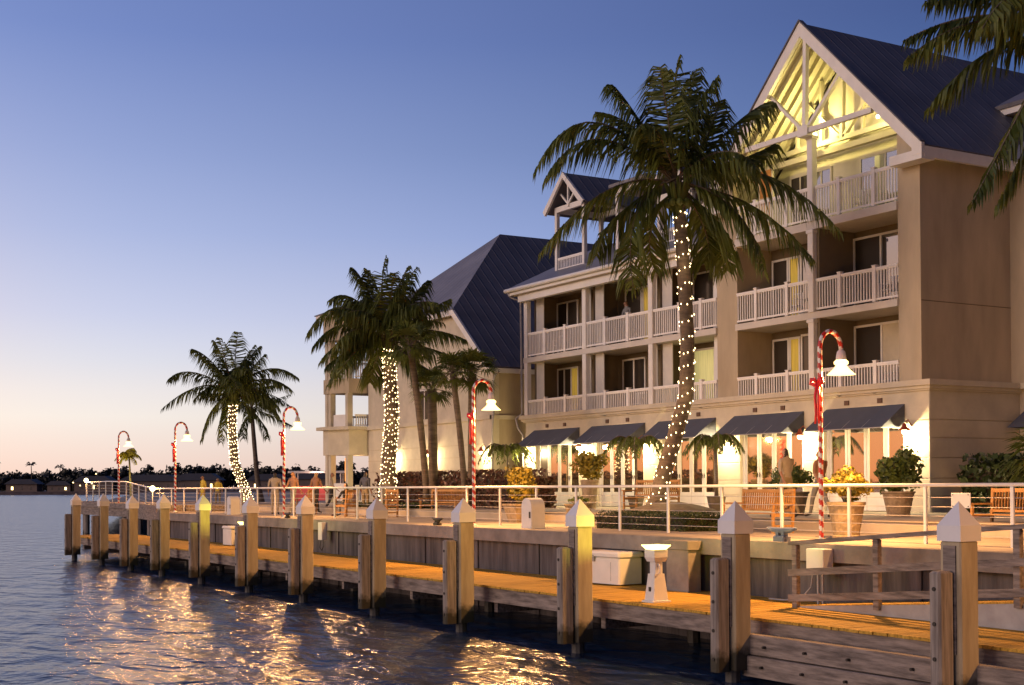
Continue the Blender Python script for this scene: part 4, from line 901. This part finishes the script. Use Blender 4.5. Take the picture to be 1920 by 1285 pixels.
# dock box
g = thing('dock_box', (17.0, 24.3, ZD), 'large white dock box standing on the jetty against the seawall', 'dock box', None, R(6))
MB().bev(-.33, .33, -.62, .62, .03, .60, .03).build('body', 'white', g); MB().bev(-.37, .37, -.66, .66, .61, .72, .04).build('lid', 'white', g)
MB().box(-.375, -.33, .16, .24, .50, .64).build('latch', 'conduit', g)
b = MB(); b.box(-.334, -.33, -.35, -.34, .1, .5); b.box(-.5, .0, -.624, -.62, .1, .1001) if 0 else None; b.build('panel_seam', 'conduit', g)
g = thing('dock_box', (17.05, 48.6, ZD), 'small white dock box behind the post with the far pedestal light', 'dock box'); MB().bev(-.3, .3, -.45, .45, .03, .62, .03).build('body', 'white', g); MB().bev(-.33, .33, -.48, .48, .63, .72, .03).build('lid', 'white', g)
# power pedestals with a light
def pedestal(loc, label, watts):
    g = thing('power_pedestal', loc, label, 'power pedestal', 'white power pedestals on the jetty')
    b = MB().add([(sx*x, sy*x*.9, z) for z, x in ((0, .20), (.03, .20), (.04, .16), (.52, .11)) for sx, sy in ((-1, -1), (1, -1), (1, 1), (-1, 1))], [(3, 2, 1, 0)]+[(4*k+i, 4*k+(i+1) % 4, 4*k+4+(i+1) % 4, 4*k+4+i) for k in range(3) for i in range(4)]+[(12, 13, 14, 15)]); b.build('base', 'white', g)
    MB().bev(-.085, .085, -.085, .085, .52, .74, .01).build('neck', 'white', g)
    for s in (-1, 1): MB().tube([(-.02, s*.09, .70), (-.02, s*.14, .66), (-.02, s*.14, .55), (-.02, s*.09, .52)], .015, 6).build('cable_hook', 'white', g)
    b = MB().add([(sx*x, sy*x, z) for z, x in ((.74, .12), (.82, .15), (.96, .15)) for sx, sy in ((-1, -1), (1, -1), (1, 1), (-1, 1))], [(3, 2, 1, 0)]+[(4*k+i, 4*k+(i+1) % 4, 4*k+4+(i+1) % 4, 4*k+4+i) for k in range(2) for i in range(4)]+[(8, 9, 10, 11)]); b.build('head', 'white', g)
    b = MB().add([(sx*x, sy*x, z) for z, x in ((.96, .13), (1.03, .19), (1.045, .19)) for sx, sy in ((-1, -1), (1, -1), (1, 1), (-1, 1))], [(4*k+i, 4*k+(i+1) % 4, 4*k+4+(i+1) % 4, 4*k+4+i) for k in range(2) for i in range(4)]+[(8, 9, 10, 11)]); b.build('lens', 'greenlamp', g)
    MB().box(-.155, -.14, -.03, .03, .2, .28).build('outlet', 'bolt', g)
    point('pedestal_light', (0, 0, 1.09), watts, (.95, .82, .08), g, .05)
    return g
pd = pedestal((15.05, 20.1, ZD), 'white power pedestal with a glowing head, right of the dock box', 120)
c = copy_tree(pd); c.location = (14.95, 41.6, ZD); c['label'] = 'small far white power pedestal with a glowing head between two posts'
# buttress, electric box, wall fixture
g = thing('concrete_buttress', (17.1, 21.9, ZD), 'grey capped concrete pilaster standing against the seawall', 'pilaster'); MB().bev(-.18, .14, -.36, .36, 0, .84, .01).build('body', 'concrete', g); MB().bev(-.23, .14, -.41, .41, .845, 1.02, .015).build('cap', 'concrete', g)
g = thing('electric_box', (17.1, 18.05, ZD), 'cream electric box on conduit legs behind the start of the ramp', 'electric box')
MB().bev(-.10, .14, -.22, .22, .56, .99, .01).build('box', 'white', g)
for y in (-.1, .02): MB().tube([(.0, y, 0), (.0, y, .56)], .022, 8).build('conduit', 'conduit', g)
MB().tube([(0, .15, .56), (0, .2, .3), (-.05, .4, .08), (-.1, .8, .03), (-.1, 1.2, .03)], .015, 6).build('cable', 'conduit', g)
g = thing('electric_box', (17.15, 40.6, 1.42), 'narrow white box hung on the seawall with a looped cable', 'electric box'); MB().bev(-.08, .09, -.16, .16, 0, .56, .01).build('box', 'white', g)
MB().tube([(0, .1, 0), (-.02, .15, -.25), (-.02, 0, -.34), (0, -.12, -.2), (0, -.1, 0)], .014, 6).build('cable', 'bolt', g)
# globe light on the railing far left, tiny far one
g = thing('railing_light', (18.7, 64.9, ZP), 'small bright lamp at the bend of the railing', 'lamp'); MB().tube([(0, 0, 0), (0, 0, .95)], .02, 8).build('post', 'rail', g); MB().lathe((0, 0, 1.05), [(.001, -.14), (.1, -.1), (.14, 0), (.1, .1), (.001, .14)], 12).build('globe', 'globe', g, True); point('globe_light', (0, -.2, 1.05), 60, WARM, g, .1)
c = copy_tree(g); c.location = (20.55, 85.6, 2.55); c['label'] = 'small bright lamp at the far left end of the railing'

# ramp with wooden rails
rp = thing('boarding_ramp', (16.4, 17.9, ZD), 'grey timber ramp with wooden rails rising to the right from the jetty', 'ramp'); o = (16.4, 17.9, ZD)
zr_ = lambda y: ZD+.02+.083*max(0, 17.9-y)
b = MB(o); y = 17.8
while y > 8.5: b.add([(16.42, y, zr_(y)-.03), (17.35, y, zr_(y)-.03), (17.35, y, zr_(y)+.01), (16.42, y, zr_(y)+.01), (16.42, y-.13, zr_(y-.13)-.03), (17.35, y-.13, zr_(y-.13)-.03), (17.35, y-.13, zr_(y-.13)+.01), (16.42, y-.13, zr_(y-.13)+.01)], [(0, 1, 2, 3), (7, 6, 5, 4), (0, 4, 5, 1), (1, 5, 6, 2), (2, 6, 7, 3), (3, 7, 4, 0)]); y -= .14
b.build('plank_deck', 'deck', rp)
b = MB(o).prism([(17.9, ZD+.005), (17.9, ZD+.02), (8.4, zr_(8.4)-.035), (8.4, ZD+.005)], 0, 16.40, 16.44); fixn(b.build('side_board', 'conduit', rp))
for y in (17.85, 15.95, 13.2, 10.5): MB(o).bev(16.33, 16.43, y-.06, y+.06, zr_(y)-.08, zr_(y)+1.06, .01).build('rail_post', 'timber', rp)
MB(o).beam((16.38, 17.98, zr_(17.98)+1.09), (16.38, 8.4, zr_(8.4)+1.09), .14, .07).build('top_rail', 'timber', rp)
for dz in (.58, .14): MB(o).beam((16.30, 17.95, zr_(17.95)+dz), (16.30, 8.4, zr_(8.4)+dz), .04, .12).build('lower_rail', 'timber', rp)

# ================================================================ people
PM = {}
def person(loc, label, rz, pose, shirt, pants, hair='hair', s=1.0, skirt=False, group=None):
    """one continuous skinned body; faces coloured by the limb they belong to"""
    J = {}; 
    J['pel'] = (0, 0, .95); J['chest'] = (0, 0, 1.30); J['neck'] = (0, 0, 1.47); J['head'] = (.02, 0, 1.56); J['crown'] = (.0, 0, 1.70)
    for sd, n in ((1, 'L'), (-1, 'R')):
        J['hip'+n] = (0, sd*.10, .90); J['knee'+n] = (.02, sd*.11, .50); J['ank'+n] = (-.02, sd*.11, .09); J['toe'+n] = (.17, sd*.13, .03)
        J['sho'+n] = (0, sd*.19, 1.40); J['elb'+n] = (-.03, sd*.25, 1.13); J['wri'+n] = (.06, sd*.27, .88)
    if pose == 'walk': J['kneeL'] = (.16, .10, .52); J['ankL'] = (.24, .10, .11); J['toeL'] = (.43, .11, .06); J['kneeR'] = (-.06, -.1, .50); J['ankR'] = (-.30, -.1, .14); J['toeR'] = (-.14, -.11, .04); J['wriL'] = (-.16, .27, .92); J['elbR'] = (.08, -.25, 1.13); J['wriR'] = (.25, -.24, .98)
    if pose == 'lean': J['wriL'] = (.33, .16, 1.08); J['elbL'] = (.12, .24, 1.12); J['wriR'] = (.33, -.16, 1.08); J['elbR'] = (.12, -.24, 1.12); J['chest'] = (.05, 0, 1.29); J['neck'] = (.09, 0, 1.46); J['head'] = (.12, 0, 1.55); J['crown'] = (.12, 0, 1.69); J['shoL'] = (.06, .19, 1.39); J['shoR'] = (.06, -.19, 1.39)
    if pose == 'sit':
        d = -.45
        for k in ('chest', 'neck', 'head', 'crown', 'shoL', 'shoR'): x, y, z = J[k]; J[k] = (x-.06, y, z+d)
        J['pel'] = (0, 0, .52)
        for sd, n in ((1, 'L'), (-1, 'R')):
            J['hip'+n] = (.03, sd*.10, .50); J['knee'+n] = (.45, sd*.12, .53); J['ank'+n] = (.42, sd*.12, .09); J['toe'+n] = (.60, sd*.13, .03); J['elb'+n] = (.06, sd*.26, .70); J['wri'+n] = (.30, sd*.20, .66)
    V = []; E_ = []; Rd = []; Lb = []; idx = {}
    def v(n, p, r): idx[n] = len(V); V.append(Vector(p)*s); Rd.append(r*s); return idx[n]
    rad = dict(pel=.15, chest=.155, neck=.058, head=.10, crown=.075, hip=.095, knee=.062, ank=.04, toe=.035, sho=.062, elb=.043, wri=.028)
    for k, p in J.items(): v(k, p, rad[k.rstrip('LR')])
    def e(a, b, m_): E_.append((idx[a], idx[b])); Lb.append(m_)
    e('pel', 'chest', 0); e('chest', 'neck', 0); e('neck', 'head', 2); e('head', 'crown', 3)
    nz = v('nose', (J['head'][0]+.115, 0, J['head'][2]+.01), .014); e('head', 'nose', 2)
    for n in 'LR':
        sd = 1 if n == 'L' else -1
        e('pel', 'hip'+n, 1); e('hip'+n, 'knee'+n, 1); e('knee'+n, 'ank'+n, 2 if skirt else 1); e('ank'+n, 'toe'+n, 4)
        e('chest', 'sho'+n, 0); e('sho'+n, 'elb'+n, 0); e('elb'+n, 'wri'+n, 2)
        w_ = Vector(J['wri'+n]); d = (w_-Vector(J['elb'+n])).normalized(); sdv = Vector((1, 0, 0)) if abs(d.x) < .6 else Vector((0, 1, 0)); sdv = (sdv-d*sdv.dot(d)).normalized()
        v('palm'+n, w_+d*.07, .024); e('wri'+n, 'palm'+n, 2)
        for q in range(4):
            l = (.055, .065, .06, .048)[q]; f0 = w_+d*.10+sdv*(q-1.5)*.019; v('f%d%s' % (q, n), f0, .009); e('palm'+n, 'f%d%s' % (q, n), 2)
            curl = Vector((0, -sd*.35, 0)); v('g%d%s' % (q, n), f0+(d+curl*.6).normalized()*l, .007); e('f%d%s' % (q, n), 'g%d%s' % (q, n), 2)
        v('th'+n, w_+d*.045+sdv*.04, .009); e('wri'+n, 'th'+n, 2); v('tk'+n, w_+d*.085+sdv*.052, .008); e('th'+n, 'tk'+n, 2)
    me = bpy.data.meshes.new('tmp'); me.from_pydata(V, E_, []); ob = bpy.data.objects.new('tmp', me); col.objects.link(ob)
    md = ob.modifiers.new('skin', 'SKIN'); md.use_smooth_shade = True; md.branch_smoothing = .6
    for i, r_ in enumerate(Rd):
        k = 1.25 if i == idx['chest'] else 1.0
        me.skin_vertices[0].data[i].radius = (r_*(.78 if i in (idx['chest'], idx['pel']) else 1), r_*k)
    me.skin_vertices[0].data[0].use_root = True
    ob.modifiers.new('sub', 'SUBSURF').levels = 1
    dg = bpy.context.evaluated_depsgraph_get(); dg.update(); nm = bpy.data.meshes.new_from_object(ob.evaluated_get(dg)); bpy.data.objects.remove(ob)
    nm.name = 'body'
    for m_ in (shirt, pants, 'skin', hair, 'bolt'): nm.materials.append(M[m_] if isinstance(m_, str) else m_)
    hd = Vector(J['head'])*s
    for f in nm.polygons:
        c = f.center; best = 9; mi = 0
        for (a, b_), m_ in zip(E_, Lb):
            A_, B_ = V[a], V[b_]; t_ = max(0, min(1, (c-A_).dot(B_-A_)/max(1e-9, (B_-A_).length_squared))); dd = (c-(A_+(B_-A_)*t_)).length-Rd[a]*.5
            if dd < best: best = dd; mi = m_
        if c.z > hd.z-.10*s: mi = 3 if (c.z > hd.z+.07*s or c.x < hd.x-.03*s) else 2
        f.material_index = mi
    o_ = bpy.data.objects.new('person', nm); col.objects.link(o_); o_.location = loc; o_.rotation_euler.z = rz
    return tag(o_, label, 'person', group)
cl_blue = cloth('slate_shirt', (.05, .06, .10)); cl_khaki = cloth('khaki', (.25, .2, .12)); cl_white = cloth('pale_shirt', (.34, .30, .25)); cl_yel = cloth('yellow_shirt', (.6, .45, .05)); cl_dark = cloth('dark_cloth', (.03, .03, .035)); cl_tan = cloth('tan_shirt', (.24, .13, .08)); cl_grey = cloth('grey_cloth', (.2, .2, .2))
TOCAM = R(180+59)
person((20.15, 45.55, ZP+.0), 'person with dark hair seated in a wooden armchair by the railing', R(110), 'sit', cl_dark, cl_grey)
person((22.2, 48.3, ZP), 'tall person in a slate blue shirt standing left of the middle palm', R(20), 'stand', cl_blue, cl_khaki)
person((19.7, 51.4, ZP), 'person all in pale clothes standing between the far palm and the third lamp', R(60), 'stand', cl_white, cl_white)
person((19.6, 49.2, ZP), 'person in a tan top standing at the third striped lamp', R(200), 'walk', cl_tan, cl_grey)
person((20.9, 50.1, ZP), 'person in dark trousers just right of the third striped lamp', R(20), 'walk', cl_tan, cl_dark, 'fair')
person((22.6, 52.5, ZP), 'person in a white top walking near the pink stall', R(-30), 'walk', cl_white, cl_dark)
person((21.6, 66.2, ZP), 'person in a yellow top lit by the lamp, left of the far palm', R(190), 'stand', cl_yel, cl_yel, 'fair')
person((22.9, 67.8, ZP), 'smaller person in a yellow-orange top nearest the far palm on its left', R(230), 'stand', cl_yel, cl_khaki, 'fair', .93)
person((22.2, 24.5, ZT), 'person in a pale top walking behind the teak bench', R(95), 'walk', cl_white, cl_khaki)
person((23.0, 24.2, ZT), 'person in a tan top walking just left of the nearest striped lamp', R(95), 'walk', cl_tan, cl_grey, 'fair', .96)
person((30.2, 41.95, 8.40), 'person in grey standing on the hotel balcony behind the tallest palm', R(180), 'lean', cl_grey, cl_dark)
person((29.4, 65.3, 8.70), 'person in white trousers on the upper tower balcony of the corner building', R(240), 'lean', cl_dark, cl_white)
# stall
g = thing('market_stall', (35.2, 83.8, ZP), 'pink stall with a white roof edge beyond the seated man', 'stall', None, R(-30))
MB().bev(-1.6, 1.6, -.8, .8, 0, 1.15, .03).build('counter', 'pink', g); MB().bev(-1.9, 1.9, -1.1, 1.1, 2.0, 2.14, .03).build('roof', 'white', g)
for x in (-1.5, 1.5):
    for y in (-.7, .7): MB().tube([(x, y, 1.15), (x, y, 2.0)], .04, 6).build('post', 'white', g)
point('stall_light', (0, -1.3, 1.8), 60, (1, .6, .45), g, .1)

# ================================================================ far shore
def wp(px, d): # position at a given ground distance along a bearing across the water
    a = yaw+math.atan((px-960)/2560); return (d*math.sin(a)/math.cos(a-yaw), d*math.cos(a)/math.cos(a-yaw))
random.seed(33)
DS = 690
pts = [wp(x, DS) for x in range(-500, 1001, 100)]; far = [wp(x, DS+900) for x in range(-500, 1001, 100)]
b = MB(); n = len(pts)
b.add([(x, y, 1.6) for x, y in pts]+[(x, y, 1.8) for x, y in far], [(i, i+1, n+i+1, n+i) for i in range(n-1)])
b.add([(x, y, -1) for x, y in pts]+[(x, y, 1.6) for x, y in pts], [(i, i+1, n+i+1, n+i) for i in range(n-1)])
tag(b.build('far_shore', 'rock'), kind='structure')
adj = ['low', 'tall', 'round', 'ragged', 'leaning', 'thin', 'wide']
def far_tree(px, d, h, w_, kind, group):
    x, y = wp(px, d); 
    if kind == 'palm':
        g = thing('far_palm', (x, y, 1.6), None, 'palm tree', group)
        MB().tube([(0, 0, 0), (.3, 0, h*.5), (0, 0, h)], [.3, .25, .2], 6).build('trunk', 'trunk', g)
        b = MB()
        for i in range(13):
            a = i*2.4; el = random.uniform(-.2, .9); l = 3.4; dd = Vector((math.cos(a)*math.cos(el), math.sin(a)*math.cos(el), math.sin(el))); p = Vector((0, 0, h)); q = p+dd*l*.6; r_ = p+dd*l-UP*l*.4
            sdv = dd.cross(UP).normalized()*.5; b.add([p, q-sdv-UP*.4, r_, q+sdv-UP*.4, q+UP*.1], [(0, 1, 4), (1, 2, 4), (2, 3, 4), (3, 0, 4)])
        b.build('crown', 'farleaf', g)
    else:
        g = thing('far_tree', (x, y, 1.6), None, 'tree', group)
        MB().tube([(0, 0, 0), (0, 0, h*.5)], [.4, .25], 6).build('trunk', 'trunk', g)
        b = MB(); leaves(b, (0, 0, h*.52), w_, w_, h*.48, 480, 2.3, 0, 12, .3); b.build('crown', 'farleaf', g)
    return g
k = 0; px = -60
while px < 760:
    d = DS+random.uniform(25, 140); h = random.uniform(9, 15); r_ = random.random(); kind = 'palm' if r_ < .16 else 'tree'
    if kind == 'palm': h = random.uniform(12, 16)
    g = far_tree(px, d, h, random.uniform(5.5, 9.5), kind, 'trees along the far shore'); g['label'] = 'dark palm in the row along the far shore' if kind == 'palm' else 'dark leafy tree in the row along the far shore'
    px += random.uniform(6, 12)
hn = [(40, 8, 6.5, 'farthest left low house with a red-brown wall on the far shore'), (110, 6, 5.5, 'small house on the far shore left of the farthest lamp'), (175, 10, 8, 'house with a pale roof line on the far shore behind the railing end'), (280, 16, 8.5, 'long dark house on the far shore between the first two lamps'),
      (370, 12, 9, 'blue roofed house on the far shore behind the yellow clothed people'), (500, 10, 8.5, 'white trimmed house on the far shore behind the far palms'), (590, 14, 9.5, 'blue roofed large house on the far shore left of the corner building')]
for px, w_, h, lab in hn:
    x, y = wp(px, DS+20); g = thing('far_house', (x, y, 1.6), lab, 'house', None, -yaw)
    MB().box(-w_, w_, 0, 9, 0, h*.6).build('wall', 'farwall', g)
    b = MB().prism([(-w_-1, h*.6), (w_+1, h*.6), (w_*.6, h), (-w_*.6, h)], 1, -1, 10); fixn(b.build('roof', 'farroof', g))
    for q in range(3): MB().box(-w_*.6+q*w_*.6-.5, -w_*.6+q*w_*.6+.5, -.06, 0, h*.15, h*.4).build('window', 'farlamp' if (q+int(px)) % 4 == 0 else 'glass_dark', g)
for px, z in ((172, 4), (180, 9), (137, 4.5), (150, 3)):
    x, y = wp(px, DS-3 if z < 6 else DS+10); g = thing('far_lamp_post', (x, y, 1.6), 'tiny bright lamp on the far shore near the end of the railing', 'lamp', 'tiny lamps on the far shore'); MB().tube([(0, 0, 0), (0, 0, z)], .12, 6).build('post', 'bolt', g); MB().lathe((0, 0, z), [(.001, -.4), (.4, 0), (.001, .4)], 8).build('lamp', 'farlamp', g)
# land closing the bay in the west, behind the camera's left: seen in the door panes
pw = []
for i in range(41):
    a = R(-20-i*2.6); d = 1500; hh = 4+14*max(0, math.sin(i*.55)*.5+.5)**3+6*max(0, math.sin(i*1.7))
    pw.append((d*math.sin(a), d*math.cos(a), hh))
b = MB(); n = len(pw); b.add([(x, y, -1) for x, y, h in pw]+[(x*1.05, y*1.05, h) for x, y, h in pw]+[(x*1.3, y*1.3, -1) for x, y, h in pw], [(i, i+1, n+i+1, n+i) for i in range(n-1)]+[(n+i, n+i+1, 2*n+i+1, 2*n+i) for i in range(n-1)])
tag(b.build('hills', 'land'), kind='structure')
